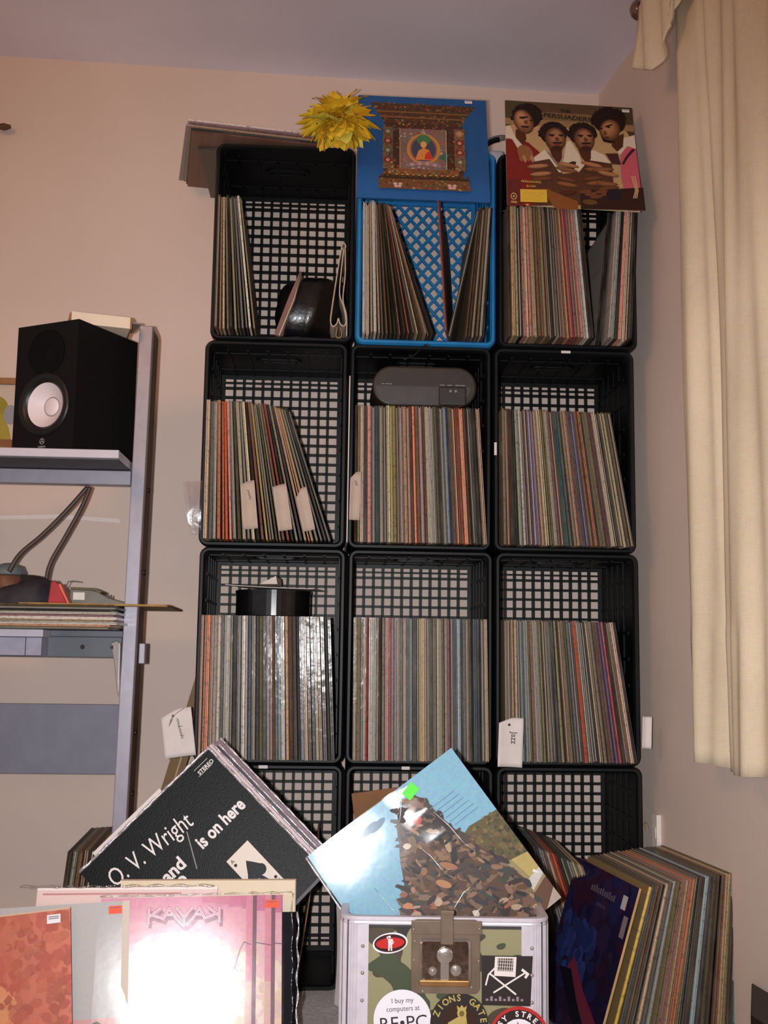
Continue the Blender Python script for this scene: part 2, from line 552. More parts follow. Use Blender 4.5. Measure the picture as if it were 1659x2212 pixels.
def crate_grid(diag):
    mb = MB()
    x0, x1, z0, z1 = 0.012, CW - 0.012, 0.012, CH - 0.012
    ya, yb = CD - 0.0118, CD - 0.003
    fr = 0.010
    mb.box(x0, x1, ya, yb, z0, z0 + fr); mb.box(x0, x1, ya, yb, z1 - fr, z1)
    mb.box(x0, x0 + fr, ya, yb, z0 + fr, z1 - fr); mb.box(x1 - fr, x1, ya, yb, z0 + fr, z1 - fr)
    xa, xb, za, zb = x0 + fr, x1 - fr, z0 + fr, z1 - fr
    if not diag:
        nx, nz = 12, 18
        for i in range(1, nx):
            x = xa + (xb - xa) * i / nx; mb.box(x - 0.0032, x + 0.0032, ya, yb, za, zb)
        for i in range(1, nz):
            z = za + (zb - za) * i / nz; mb.box(xa, xb, ya, yb, z - 0.0032, z + 0.0032)
        for z in (za + 0.0125, zb - 0.0105): mb.box(xa, xb, ya, yb, z - 0.0022, z + 0.0022)
    else:
        s = 0.0365
        for sgn in (1, -1):
            k = -40
            while k < 40:
                k += 1
                # line z = za + sgn*(x - xa) + k*s*1.2
                c0 = k * s
                pts = []
                for x in (xa, xb):
                    z = za + sgn * 1.15 * (x - xa) + c0
                    pts.append((x, z))
                (xA, zA), (xB, zB) = pts
                tA, tB = 0.0, 1.0
                dz = zB - zA
                for lim, low in ((za, True), (zb, False)):
                    tt = (lim - zA) / dz
                    if (dz > 0) == low: tA = max(tA, tt)
                    else: tB = min(tB, tt)
                if tA < tB:
                    mb.bar((xA + (xB - xA) * tA, zA + dz * tA), (xA + (xB - xA) * tB, zA + dz * tB), 0.0068, ya + (0.001 if sgn > 0 else 0.0015), yb - (0 if sgn > 0 else 0.0005))
    return mb
RIM = crate_rim().mesh('rim', [BLACK_PL], False)
SIDE_L, SIDE_R = crate_side(False).mesh('side_panel', [BLACK_PL]), crate_side(True).mesh('side_panel', [BLACK_PL])
END_T, END_B = crate_end(True).mesh('top_panel', [BLACK_PL]), crate_end(False).mesh('bottom_panel', [BLACK_PL])
GRID = crate_grid(False).mesh('base_grid', [BLACK_PL])
ROWNAME = ['top row', 'second row', 'third row', 'bottom row']
COLNAME = ['left', 'middle', 'right']
XOFF = [0.006, -0.004, 0.0, 0.002]
CRATE = {}
def crate_at(cl, row):
    return Vector((cl * PX + 0.002 + XOFF[row], 0.0, (3 - row) * CH))
CLABEL = {
    (0, 0): 'black milk crate at top left holding a few leaning records and a black bag',
    (1, 0): 'bright blue milk crate with a diamond lattice back, top of the middle column',
    (2, 0): 'black milk crate at top right under the group portrait album',
    (0, 1): 'black milk crate in second row, left, with sharply leaning records and paper dividers',
    (1, 1): 'black milk crate in second row, middle, with a rounded black device inside',
    (2, 1): 'black milk crate in second row, right, beside the curtain wall',
    (0, 2): 'black milk crate in third row, left, with a black round canister on its records',
    (1, 2): 'black milk crate in third row, middle, packed full below an empty grid',
    (2, 2): 'black milk crate in third row, right, with the Jazz divider at its left',
    (0, 3): 'black milk crate in bottom row, left, behind the black album',
    (1, 3): 'black milk crate in bottom row, middle, behind the blue painted album',
    (2, 3): 'nearly empty black milk crate in bottom row, right, its grid showing',
}
first = None
for (cl, row), lab in CLABEL.items():
    r = thing('milk_crate', lab, 'crate', crate_at(cl, row), (0, 0, 0), 'milk crates stacked against the wall')
    CRATE[(cl, row)] = r
    for nm, me in (('rim', RIM), ('side_panel', SIDE_L), ('side_panel', SIDE_R), ('top_panel', END_T), ('bottom_panel', END_B), ('base_grid', GRID)):
        o = bpy.data.objects.new(nm, me); COL.objects.link(o); o.parent = r
        if (cl, row) == (1, 0):
            o.data = me.copy(); o.data.materials[0] = BLUE_PL
            if nm == 'base_grid': o.data = crate_grid(True).mesh('base_grid', [BLUE_PL])
# scraps of tape and labels on the rims
def tape(key, x, z, wd, h, rot=0):
    mb = MB(); mb.box(-wd / 2, wd / 2, -0.0206, -0.0199, -h / 2, h / 2)
    o = obj('tape_scrap', mb, WHITE_CARD, CRATE[key], label='scrap of white tape on the rim')
    o.location = (x, 0, z); o.rotation_euler = (0, rot, 0)
tape((2, 1), 0.172, CH - 0.007, 0.022, 0.006)
tape((0, 3), 0.155, CH - 0.0065, 0.02, 0.007)
tape((1, 3), 0.135, CH - 0.0065, 0.018, 0.007)
tape((2, 1), 0.005, 0.24, 0.006, 0.03)

# ------------------------------------------------------------------ records in the crates
RL = 0.314
PAL = {
    'cr': ('cream', (226, 202, 168)), 'wh': ('white', (235, 230, 226)), 'tn': ('tan', (196, 160, 122)), 'br': ('brown', (120, 84, 60)),
    'db': ('dark brown', (66, 48, 36)), 'bk': ('black', (30, 28, 30)), 'gy': ('grey', (160, 155, 150)), 'dg': ('dark grey', (84, 84, 86)),
    'rd': ('red', (176, 46, 44)), 'or': ('orange', (226, 96, 44)), 'pk': ('pink', (226, 150, 140)), 'mv': ('mauve', (160, 112, 120)),
    'pu': ('purple', (104, 84, 140)), 'nv': ('navy blue', (52, 60, 104)), 'tl': ('teal', (50, 102, 108)), 'gn': ('dark green', (44, 82, 58)),
    'ol': ('olive', (122, 112, 74)), 'ye': ('yellow', (206, 160, 50)), 'ru': ('rust red', (150, 70, 48)), 'sa': ('salmon', (222, 130, 92)),
    'lb': ('pale blue', (140, 170, 188)), 'yg': ('yellow green', (160, 160, 60)),
}
def sleeve(style):
    if style == 0:      # closed rounded spine
        P = [(0, RL), (0, 0.0028), (0.2, 0.0008), (0.5, 0), (0.8, 0.0008), (1, 0.0028), (1, RL)]
    elif style == 1:    # open side: two card lips with the inner sleeve between
        P = [(0, RL), (0, 0), (0.30, 0), (0.36, 0.012), (0.64, 0.012), (0.70, 0), (1, 0), (1, RL)]
    elif style == 2:    # gatefold, two spines
        P = [(0, RL), (0, 0.002), (0.12, 0), (0.40, 0), (0.48, 0.005), (0.52, 0.005), (0.60, 0), (0.88, 0), (1, 0.002), (1, RL)]
    else:               # slack open sleeve, lips of unequal length
        P = [(0, RL), (0, 0.003), (0.22, 0.003), (0.28, 0.014), (0.72, 0.014), (0.78, 0), (1, 0), (1, RL)]
    mb = MB()
    mb.prism_xy([(x, y) for x, y in P], 0, RL, 0)
    if style in (1, 3):
        mb.box(0.40, 0.60, 0.004, 0.0119, 0.002, RL - 0.003, 1)
    return mb
SLV = {}
for gl in (0, 1):
    for st in range(4):
        SLV[(gl, st)] = sleeve(st).mesh('record_sleeve', [(JACKET, JACKET_G)[gl], PAPER])
ORD = ['first', 'second', 'third', 'fourth', 'fifth', 'sixth', 'seventh', 'eighth', 'ninth', 'tenth', 'eleventh', 'twelfth', 'thirteenth', 'fourteenth', 'fifteenth', 'sixteenth']
PENDING = []
def record(mtx, key, thick, place, gloss=0, style=None, lab=None):
    name, rgb = PAL[key]
    st = style if style is not None else RND.choice([0, 0, 1, 1, 2, 2, 3])
    o = bpy.data.objects.new('record', SLV[(gloss, st)])
    COL.objects.link(o)
    j = RND.choice((0.55, 0.75, 0.9, 1.0, 1.05))
    o.color = tuple(min(1, lin(min(255, v * j * RND.uniform(0.96, 1.04)))) for v in rgb) + (1,)
    o.matrix_world = mtx @ Matrix.Diagonal((thick, 1, 1, 1))
    o['category'] = 'record'
    o['group'] = 'records ' + place
    PENDING.append((o, name, place, lab))
    return o
def finish_labels():
    cnt = {}
    for o, name, place, lab in PENDING: cnt[(name, place)] = cnt.get((name, place), 0) + 1
    seen = {}
    for o, name, place, lab in PENDING:
        k = (name, place); seen[k] = seen.get(k, 0) + 1
        if lab: o['label'] = lab
        elif cnt[k] == 1: o['label'] = 'only %s record sleeve %s' % (name, place)
        else: o['label'] = '%s %s record sleeve from the left %s' % (ORD[seen[k] - 1], name, place)

def pack(base, seq, b0, b1, t0, t1, place, gloss=0, y=(-0.068, -0.054), power=1.0, zb=0.0122, tmax=0.013, yaw=0.0, gap=0.88):
    """stand a run of records on a crate floor: bottoms from b0 to b1, leaning from t0 to t1 degrees to the left"""
    seq = seq.split()
    N = len(seq)
    wts = [RND.uniform(0.7, 1.3) for _ in seq]
    tot = sum(wts); acc = 0
    bs, th = [], []
    for wv in wts + [0]:
        f = acc / tot
        bs.append(b0 + (b1 - b0) * f); th.append(math.radians(t0 + (t1 - t0) * f ** power)); acc += wv
    for i, key in enumerate(seq):
        db = bs[i + 1] - bs[i]
        a, an = th[i], th[i + 1]
        bot = db * math.cos(a)
        top = bot - RL * (an - a)
        tk = max(0.0018, min(bot, top, tmax) * gap)
        yy = RND.uniform(*y)
        if a >= 0:
            mtx = Matrix.Translation(base + Vector((bs[i], yy, zb))) @ Matrix.Rotation(yaw, 4, 'Z') @ Matrix.Rotation(-a, 4, 'Y')
        else:
            mtx = Matrix.Translation(base + Vector((bs[i], yy, zb + tk * math.sin(-a)))) @ Matrix.Rotation(yaw, 4, 'Z') @ Matrix.Rotation(-a, 4, 'Y')
        record(mtx, key, tk, place, gloss)

def in_crate(cl, row): 
    if (cl, row) == (1, 0): return 'in the blue crate'
    return 'in the %s %s crate' % (ROWNAME[row], COLNAME[cl])
K = crate_at
pack(K(0, 0), 'cr tn cr cr db cr ol dg dg wh ol', 0.017, 0.112, 0.3, 8.0, in_crate(0, 0), y=(-0.085, -0.056))
pack(K(1, 0), 'wh cr cr wh tn cr br ol db tn bk or dg cr br tn db bk', 0.017, 0.188, 0.6, 20.5, in_crate(1, 0), y=(-0.085, -0.056), power=1.5)
pack(K(1, 0), 'ru', 0.203, 0.208, 3.6, 3.6, in_crate(1, 0), y=(-0.10, -0.10), yaw=math.radians(-10.5))
pack(K(1, 0), 'bk', 0.215, 0.222, -12.2, -12.2, in_crate(1, 0), yaw=math.radians(-7))
pack(K(1, 0), 'tn db br tn gy db', 0.256, 0.303, -5.4, -3.0, in_crate(1, 0))
pack(K(2, 0), 'db tn cr bk pk cr pk tn cr br ol tn br ol dg cr pk sa tn rd mv sa pk cr wh bk db', 0.018, 0.217, 0.8, 5.2, in_crate(2, 0), y=(-0.085, -0.07))
pack(K(2, 0), 'db bk', 0.226, 0.242, -5.6, -5.0, in_crate(2, 0), y=(-0.05, -0.05), yaw=math.radians(-14))
pack(K(2, 0), 'wh wh bk pk cr bk', 0.247, 0.306, -4.4, -2.6, in_crate(2, 0), y=(-0.085, -0.07))
pack(K(0, 1), 'cr gy gy sa sa or pk wh ol cr dg cr db pk ye ye dg ol gy br rd gn cr db tn sa ye ol bk bk bk', 0.017, 0.306, 0.4, 19.2, in_crate(0, 1), power=1.25, y=(-0.08, -0.056))
pack(K(1, 1), 'db ol cr mv pk dg tl cr db cr yg ol br mv tn pk ru sa tn mv br cr wh gy ol dg wh lb nv tn or or sa br db gy bk tn', 0.017, 0.318, 0.6, 3.6, in_crate(1, 1), power=1.0)
pack(K(2, 1), 'cr sa db db wh wh pu br pu mv tn cr ol cr mv ru tl dg cr tn pk gy pu br sa db ol tn mv cr db ol cr tn tn', 0.018, 0.317, 1.0, 9.6, in_crate(2, 1), power=0.9)
pack(K(0, 2), 'sa tn sa tn gy wh gy wh wh dg dg nv wh gy lb tn dg ol dg mv pk br tl tl wh tn br dg gy nv tn br dg cr tn gy dg bk', 0.017, 0.317, 0.3, 2.9, in_crate(0, 2), gloss=1)
pack(K(1, 2), 'tn tn bk wh rd wh wh ol br gy pk rd wh mv gy tn tn tl gy bk db ye tn ol ol ol gy ol tn wh mv dg lb lb bk wh tn ol tl dg db tn', 0.017, 0.319, 0.5, 0.9, in_crate(1, 2), gloss=1)
pack(K(2, 2), 'tn tn tn cr dg tl lb ol tn gy wh ol db tn dg bk ol br ol gy wh nv or gy dg nv tn cr br mv pu rd db br cr db', 0.019, 0.316, 0.6, 8.8, in_crate(2, 2), gloss=1, power=1.2)
pack(K(0, 3), 'db bk dg db bk db ol bk dg db bk db', 0.017, 0.19, 0.5, 1.5, in_crate(0, 3))
pack(K(0, 3), 'bk cr', 0.200, 0.224, -10.0, -9.0, in_crate(0, 3), y=(-0.085, -0.08), tmax=0.003)
pack(K(0, 3), 'tn', 0.236, 0.246, -8.0, -8.0, in_crate(0, 3), y=(-0.085, -0.08), tmax=0.003)
pack(K(1, 3), 'db br db bk tn db bk br', 0.04, 0.20, 1.0, 6.0, in_crate(1, 3))
# a pale strip of card caught in the gap between two crates
mb = MB(); mb.box(0, 0.0022, -0.05, 0.26, 0, 0.385)
o = obj('card_strip', mb, WHITE_CARD); o.location = (PX - 0.0030, 0, 2 * CH + 0.012)
tag(o, 'thin pale strip of card wedged upright between left and middle crates of the second row', 'card')
mb = MB()
mb.grid(lambda u, v: (0.004 * math.sin(v * 3) + u * 0.012, -0.09 - 0.02 * u, 0.004 + v * 0.20), 4, 10)
o = obj('paper_strip', mb, WHITE_CARD); o.location = (PX - 0.012, -0.03, 0)
sm = o.modifiers.new('thickness', 'SOLIDIFY'); sm.thickness = 0.0012
tag(o, 'upright pale paper strip on the floor just left of the metal case', 'paper')

# row of records slumped forward in front of the bottom right crate
seqf = 'dg nv gy mv br tn ru or rd db gn ol lb tl cr ol cr tn'.split()
for i, key in enumerate(seqf):
    f = i / (len(seqf) - 1)
    tk = 0.0042
    a = math.radians(15.5 + 5.0 * f)
    base = Vector((0.768 + 0.066 * f + RL * math.sin(a), 0.005 - 0.185 * f, 0.0005))
    mtx = Matrix.Translation(base) @ Matrix.Rotation(math.radians(-2.0), 4, 'Z') @ Matrix.Rotation(-a, 4, 'Y')
    record(mtx, key, tk, 'in the slumped row behind the blue album', 1)

# front right row on the floor, behind the dark purple album
seqr = 'ye dg br gy tn dg gy ol mv tn sa ol dg db lb dg tn db br tn ol br tl dg'.split()
N = len(seqr)
for i, key in enumerate(seqr):
    f = (i + 1) / N
    a = math.radians(17.5 - 14.5 * f ** 0.9)
    # tops run from beside the purple album to the wall
    top = Vector((0.900 + 0.216 * f, -0.432 + 0.100 * f, 0))
    bx = top.x - RL * math.sin(a)
    tk = 0.0070
    mtx = Matrix.Translation(Vector((bx, top.y + RND.uniform(-0.006, 0.006), 0.0005 + tk * math.sin(a)))) @ Matrix.Rotation(math.radians(7.5), 4, 'Z') @ Matrix.Rotation(a, 4, 'Y')
    record(mtx, key, tk, 'in the floor row by the right wall', 1 if i % 3 == 0 else 0)

# small row on the floor under the desk
for i, key in enumerate('db gy br tn db tn'.split()):
    mtx = Matrix.Translation(Vector((-0.262 + 0.0105 * i, -0.150 + 0.006 * i, 0.0015))) @ Matrix.Rotation(math.radians(3), 4, 'Z') @ Matrix.Rotation(math.radians(5.5), 4, 'Y')
    record(mtx, key, 0.009, 'on the floor under the desk')

# ------------------------------------------------------------------ albums shown face on
def frame_mtx(bl, ex, n):
    ex = Vector(ex).normalized(); n = Vector(n).normalized()
    ez = n.cross(ex).normalized()
    ex = ez.cross(n).normalized()
    m = Matrix.Identity(4)
    for i in range(3):
        m[i][0], m[i][1], m[i][2], m[i][3] = ex[i], -n[i], ez[i], bl[i]
    return m
def make_album(name, label, mtx, pr, thick=0.004, edge=None, pm=None, film=None, fx=(-0.003, 0.318), fz=(-0.002, 0.317), S=RL, group=None):
    r = thing(name, label, 'album', mtx=mtx, group=group)
    mb = MB(); mb.box(0, S, 0, thick, 0, S)
    obj('sleeve', mb, edge or CARD_EDGE, r, bevel=0.0008)
    if pr is not None: obj('cover_print', pr.mb, pm or PRINT, r)
    if film:
        mb = MB()
        y0 = -0.0028
        mb.grid(lambda u, v: (fx[0] + (fx[1] - fx[0]) * u, y0 - 0.0003 * math.sin(u * 7 + v * 3), fz[0] + (fz[1] - fz[0]) * v), 10, 10)
        obj('plastic_sleeve', mb, film, r, smooth=True)
    return r
def sticker(r, x, z, wd, h, m, lines=0, y=-0.0034, lab='price sticker'):
    mb = MB(); mb.box(-wd / 2, wd / 2, -0.0004, 0, -h / 2, h / 2)
    o = obj('price_sticker', mb, m, r, label=lab); o.location = (x, y, z)
    if lines:
        p = Print(-0.0006)
        for k in range(lines):
            p.rect(-wd * 0.38, wd * 0.38, h * (0.26 - 0.22 * k) - h * 0.05, h * (0.26 - 0.22 * k) + h * 0.05, c(90, 90, 95))
        obj('sticker_print', p.mb, PRINT, o)
    return o
WHITE_STK = mat('white_sticker', c(235, 230, 228), 0.6, var=0.03)
ORANGE_STK = mat('orange_sticker', c(255, 84, 40), 0.6, var=0.03)
GREEN_STK = mat('green_sticker', c(90, 235, 60), 0.6, var=0.03)

# --- painted shrine album above the blue crate
S = RL
p = Print()
p.rect(0, S, 0, S, c(48, 108, 174))
R1 = random.Random(3)
def sq(x, y): return ((x - 95) / 1500 * S, (1 - (y - 70) / 1290) * S)
def spoly(pts, col): p.poly([sq(*q) for q in pts], col)
ORN = [c(120, 84, 52), c(150, 110, 70), c(92, 60, 44), c(140, 64, 52), c(96, 100, 70), c(180, 140, 90), c(78, 88, 84), c(160, 92, 60), c(110, 50, 48)]
def band(x0, x1, y0, y1, base, n, size=(0.0018, 0.0045), cols=ORN):
    spoly([(x0, y1), (x1, y1), (x1, y0), (x0, y0)], base)
    a, b_ = sq(x0, y1), sq(x1, y0)
    p.blobs(n, (a[0], b_[0], a[1], b_[1]), size, cols, R1)
roof = [(235, 155), (1470, 165), (1380, 270), (1340, 330), (1300, 420), (400, 420), (350, 330), (300, 250)]
spoly(roof[::-1], c(104, 72, 50))
inr = pt_in([sq(*q) for q in roof])
a, b_ = sq(235, 420), sq(1470, 155)
p.blobs(420, (a[0], b_[0], a[1], b_[1]), (0.0018, 0.0046), ORN, R1, inr)
spoly([(300, 262), (1385, 270), (1375, 292), (315, 284)], c(150, 108, 66))
spoly([(345, 330), (1340, 340), (1335, 358), (352, 348)], c(160, 118, 76))
band(400, 1300, 420, 1130, c(96, 62, 46), 520)
for x0, x1 in ((385, 500), (1205, 1325)):
    band(x0, x1, 480, 1010, c(128, 96, 68), 120)
    for yy in (540, 660, 780, 900): 
        cx, cz = sq((x0 + x1) / 2, yy); p.ell(cx, cz, 0.010, 0.009, R1.choice([c(130, 40, 44), c(170, 130, 90), c(90, 100, 80)])); p.ell(cx, cz, 0.005, 0.005, c(190, 150, 110))
band(580, 1110, 500, 1010, c(138, 106, 96), 300, (0.0016, 0.004), [c(170, 120, 100), c(110, 130, 130), c(150, 90, 80), c(190, 170, 150), c(100, 110, 90), c(180, 100, 60), c(120, 120, 150)])
cx, cz = sq(850, 760)
p.ell(cx, cz, 0.040, 0.048, c(206, 140, 66)); p.ell(cx, cz, 0.033, 0.042, c(150, 100, 80)); p.ell(cx, cz, 0.029, 0.036, c(70, 76, 92))
hx, hz = sq(850, 640); p.ell(hx, hz, 0.017, 0.016, c(74, 124, 84)); 
bx_, bz_ = sq(850, 860); p.poly([(bx_ - 0.020, bz_ - 0.008), (bx_ + 0.022, bz_ - 0.008), (bx_ + 0.014, bz_ + 0.022), (bx_, bz_ + 0.030), (bx_ - 0.012, bz_ + 0.020)], c(224, 140, 66))
p.poly([(bx_ + 0.002, bz_ - 0.006), (bx_ + 0.021, bz_ - 0.006), (bx_ + 0.014, bz_ + 0.020), (bx_ + 0.004, bz_ + 0.010)], c(206, 62, 40))
fx_, fz_ = sq(850, 700); p.ell(fx_, fz_, 0.0075, 0.010, c(230, 168, 96))
spoly([(1020, 860), (1105, 780), (1110, 910)], c(70, 108, 92))
cx, cz = sq(850, 930); 
for k in range(9): p.ell(cx + (k - 4) * 0.009, cz - 0.002 * abs(k - 4), 0.006, 0.006, c(186, 150, 140) if k % 2 else c(150, 120, 130))
spoly([(575, 1010), (585, 1010), (585, 505), (575, 505)], c(190, 150, 100)); spoly([(1106, 1010), (1114, 1010), (1114, 505), (1106, 505)], c(200, 180, 130))
band(440, 1250, 1010, 1085, c(140, 88, 46), 90)
spoly([(520, 1092), (1200, 1092), (1200, 1080), (520, 1080)], c(214, 166, 90))
band(340, 1360, 1120, 1260, c(120, 78, 46), 150)
spoly([(340, 1135), (1360, 1140), (1360, 1118), (340, 1116)], c(60, 44, 30))
for k in range(16):
    x, z = sq(380 + 64 * k, 1100); p.rect(x - 0.004, x + 0.004, z - 0.004, z + 0.004, c(90, 64, 34))
for xx in (555, 1165):
    x, z = sq(xx, 1215)
    for d in ((-0.006, 0.003), (0.006, 0.003), (-0.004, -0.004), (0.004, -0.004)): p.ell(x + d[0], z + d[1], 0.005, 0.004, c(214, 170, 160))
T = math.radians(17)
def lean_mtx(x, y, z, tilt, roll=0.0, yaw=0.0):
    return Matrix.Translation((x, y, z)) @ Matrix.Rotation(yaw, 4, 'Z') @ Matrix.Rotation(-tilt, 4, 'X') @ Matrix.Rotation(roll, 4, 'Y')
r = make_album('shrine_album', 'blue record album with an ornate painted shrine, standing above the blue crate', lean_mtx(0.342, -0.078, 1.782, T, 0.006), p, 0.005, mat('blue_card', c(28, 84, 140), 0.6), PRINT_GLOSS, FILM_CRINKLE)
sticker(r, 0.270, 0.303, 0.018, 0.009, WHITE_STK, 1)

# --- group portrait album above the top right crate
p = Print()
def q(x, y): return ((x - 77) / 1462 * S, (1 - (y - 82 - 0.070 * (x - 77)) / 1232) * S)
def qp(pts, col): p.poly([q(*a) for a in pts][::-1], col)
def qe(x, y, rx, ry, col, rot=0):
    a, b_ = q(x, y); p.ell(a, b_, rx / 1462 * S, ry / 1232 * S, col, rot, 24)
def lerp3(a, b_, t_): return tuple(x + (y - x) * t_ for x, y in zip(a, b_))
def qhead(x, y, rx, ry, dark, light, rot=0, lx=0.0, ly=-0.15, n=9):
    for k in range(n):
        t_ = k / (n - 1)
        qe(x + lx * rx * t_, y + ly * ry * t_, rx * (1 - 0.62 * t_), ry * (1 - 0.58 * t_), lerp3(dark, light, t_), rot)
def afro(x, y, rx, ry, a0=-10, a1=190):
    qe(x, y, rx, ry, HAIR)
    for k in range(46):
        a_ = math.radians(R2.uniform(a0, a1)); qe(x + rx * 0.97 * math.cos(a_), y - ry * 0.97 * math.sin(a_), R2.uniform(14, 30), R2.uniform(12, 24), R2.choice((HAIR, c(46, 30, 24), c(32, 20, 18))))
    for k in range(60):
        a_ = R2.uniform(0, 6.28); d_ = R2.uniform(0, 0.85); qe(x + rx * d_ * math.cos(a_), y - ry * d_ * math.sin(a_), 12, 9, R2.choice((c(46, 31, 25), c(30, 19, 17), c(56, 38, 30))))
R2 = random.Random(11)
SK1, SK2, SK3, SKL = c(120, 72, 46), c(150, 96, 62), c(86, 48, 30), c(186, 128, 88)
HAIR = c(38, 24, 20)
p.rect(0, S, 0, S, c(196, 160, 112))
# dark vignetted top of the photograph
p.poly([(0, S - 0.03), (S, S - 0.03), (S, S), (0, S)], c(96, 72, 48))
p.poly([(0, S - 0.055), (S, S - 0.055), (S, S - 0.03), (0, S - 0.03)], c(136, 104, 70))
p.poly([(0, S - 0.10), (0.03, S - 0.05), (0.05, S), (0, S)], c(84, 72, 44)); p.poly([(S, S - 0.12), (S, S), (S - 0.05, S)], c(78, 66, 44))
p.poly([(0, S - 0.055), (0, S - 0.075), (S, S - 0.075), (S, S - 0.055)], c(160, 124, 84))
# left man
qp([(77, 560), (77, 1340), (520, 1340), (520, 780), (330, 600), (150, 540)], c(132, 40, 34))
qp([(77, 400), (130, 390), (180, 520), (250, 600), (300, 760), (220, 690), (150, 560), (77, 540)], c(226, 206, 180))
qp([(190, 440), (300, 460), (310, 560), (270, 640), (190, 540)], SK3)
afro(320, 285, 165, 150); qhead(285, 350, 112, 150, c(96, 56, 36), c(196, 140, 100), 12, -0.2, -0.3)
qp([(235, 290), (330, 285), (335, 305), (240, 312)], HAIR); qe(275, 305, 22, 12, c(40, 26, 22)); qe(370, 335, 20, 11, c(40, 26, 22)); qe(310, 355, 24, 26, c(120, 74, 48)); qp([(250, 400), (350, 405), (330, 428), (260, 420)], c(40, 26, 20)); qe(290, 440, 32, 10, c(140, 70, 60))
# right man
qp([(1370, 680), (1540, 650), (1575, 1410), (1400, 1410), (1350, 1000)], c(206, 96, 110))
qp([(1400, 560), (1540, 520), (1545, 690), (1450, 650), (1360, 760), (1330, 720)], c(228, 210, 190))
qp([(1280, 560), (1420, 500), (1400, 660), (1330, 720), (1270, 650)], SK3)
afro(1260, 350, 190, 165); qhead(1262, 462, 116, 138, c(92, 52, 34), c(190, 132, 94), -14, -0.15, -0.2)
qp([(1210, 410), (1290, 385), (1295, 402), (1215, 428)], HAIR); qe(1250, 425, 20, 10, c(40, 26, 22)); qe(1165, 440, 16, 10, c(40, 26, 22)); qe(1205, 495, 22, 28, c(120, 74, 50)); qe(1225, 550, 30, 12, c(92, 44, 36)); qp([(1150, 520), (1180, 600), (1260, 620), (1320, 600), (1260, 590), (1200, 570)], HAIR)
qp([(1500, 690), (1540, 690), (1440, 800), (1390, 880), (1370, 860), (1420, 780)], c(70, 34, 50))
# shirts of the two middle men
qp([(360, 800), (520, 700), (560, 760), (700, 980), (860, 960), (930, 850), (1010, 720), (1260, 860), (1260, 1340), (360, 1340)], c(92, 58, 40))
qp([(360, 800), (510, 690), (560, 720), (640, 870), (690, 960), (760, 600), (800, 580), (900, 760), (920, 860), (1010, 720), (1060, 700), (1180, 760), (1250, 860), (1000, 820), (880, 960), (660, 960), (560, 800), (400, 830)], c(228, 208, 184))
qp([(740, 930), (770, 850), (820, 830), (860, 840), (830, 930)], c(60, 40, 30))
# middle men
for cx_, cy_, hw in ((620, 530, 1), (945, 540, 1)):
    qp([(cx_ - 70, cy_ + 110), (cx_ + 90, cy_ + 110), (cx_ + 80, cy_ + 260), (cx_ + 40, cy_ + 340), (cx_ - 30, cy_ + 240)], SK3)
    afro(cx_ - 5, cy_ - 25, 152, 135); qhead(cx_ + 15, cy_ + 38, 118, 144, c(84, 48, 30), c(176, 122, 84), 0, 0.1, -0.25)
    qp([(cx_ - 60, cy_ - 25), (cx_ + 10, cy_ - 20), (cx_ + 10, cy_ - 8), (cx_ - 60, cy_ - 8)], HAIR); qp([(cx_ + 50, cy_ - 20), (cx_ + 110, cy_ - 20), (cx_ + 110, cy_ - 5), (cx_ + 50, cy_ - 8)], HAIR)
    qe(cx_ - 20, cy_ - 2, 22, 9, c(44, 28, 22)); qe(cx_ + 80, cy_ - 2, 20, 9, c(44, 28, 22)); qe(cx_ + 35, cy_ + 40, 26, 28, c(112, 66, 44)); qp([(cx_ - 20, cy_ + 72), (cx_ + 95, cy_ + 72), (cx_ + 85, cy_ + 92), (cx_ - 15, cy_ + 92)], HAIR); qe(cx_ + 35, cy_ + 105, 38, 14, c(130, 66, 54)); qe(cx_ + 35, cy_ + 145, 60, 30, c(70, 40, 28))
# hands and forearms in rows
qe(290, 730, 85, 95, SK2, 20)
for k in range(4): qe(240 + 42 * k, 790 + 10 * (k % 2), 20, 45, SKL if k % 2 else SK2, 10)
qp([(1190, 745), (1330, 745), (1360, 880), (1260, 870)], c(80, 44, 40))
qp([(1000, 825), (1160, 850), (1130, 980), (930, 960)], c(80, 50, 36))
for k, (y_, cc) in enumerate(((880, SKL), (930, SK2), (990, SKL), (1040, SK1), (1100, SK2), (1160, SK1), (1200, SK3))):
    for x_ in (440, 760, 1030, 1200):
        if (k + x_) % 3 == 0: continue
        xx_, yy_, rr_ = x_ + R2.uniform(-50, 50), y_ + R2.uniform(-12, 12), R2.uniform(-14, 14)
        dk_ = lerp3(cc, c(50, 28, 18), 0.6)
        for t_ in (0, .25, .5, .75, 1): qe(xx_, yy_ - 6 * t_, 125 - 30 * t_, 27 - 14 * t_, lerp3(dk_, cc, t_), rr_)
qp([(77, 1040), (230, 1040), (230, 1340), (77, 1340)], c(104, 44, 36))
qp([(520, 1160), (850, 1300), (850, 1400), (600, 1380), (520, 1260)], c(140, 84, 44))
qp([(880, 1180), (1575, 1150), (1580, 1412), (880, 1390)], c(58, 36, 28))
for k in range(5): qe(940 + 60 * k, 1190 + 30 * (k % 3), 70, 20, SK1, 12)
qe(1260, 1230, 90, 60, c(40, 34, 40)); qe(985, 1310, 80, 30, c(110, 76, 40))
for k in range(3): p.line([q(1465 + 20 * k, 1020), q(1500 + 14 * k, 1180), q(1470 + 18 * k, 1270)], 0.0022, c(214, 180, 130))
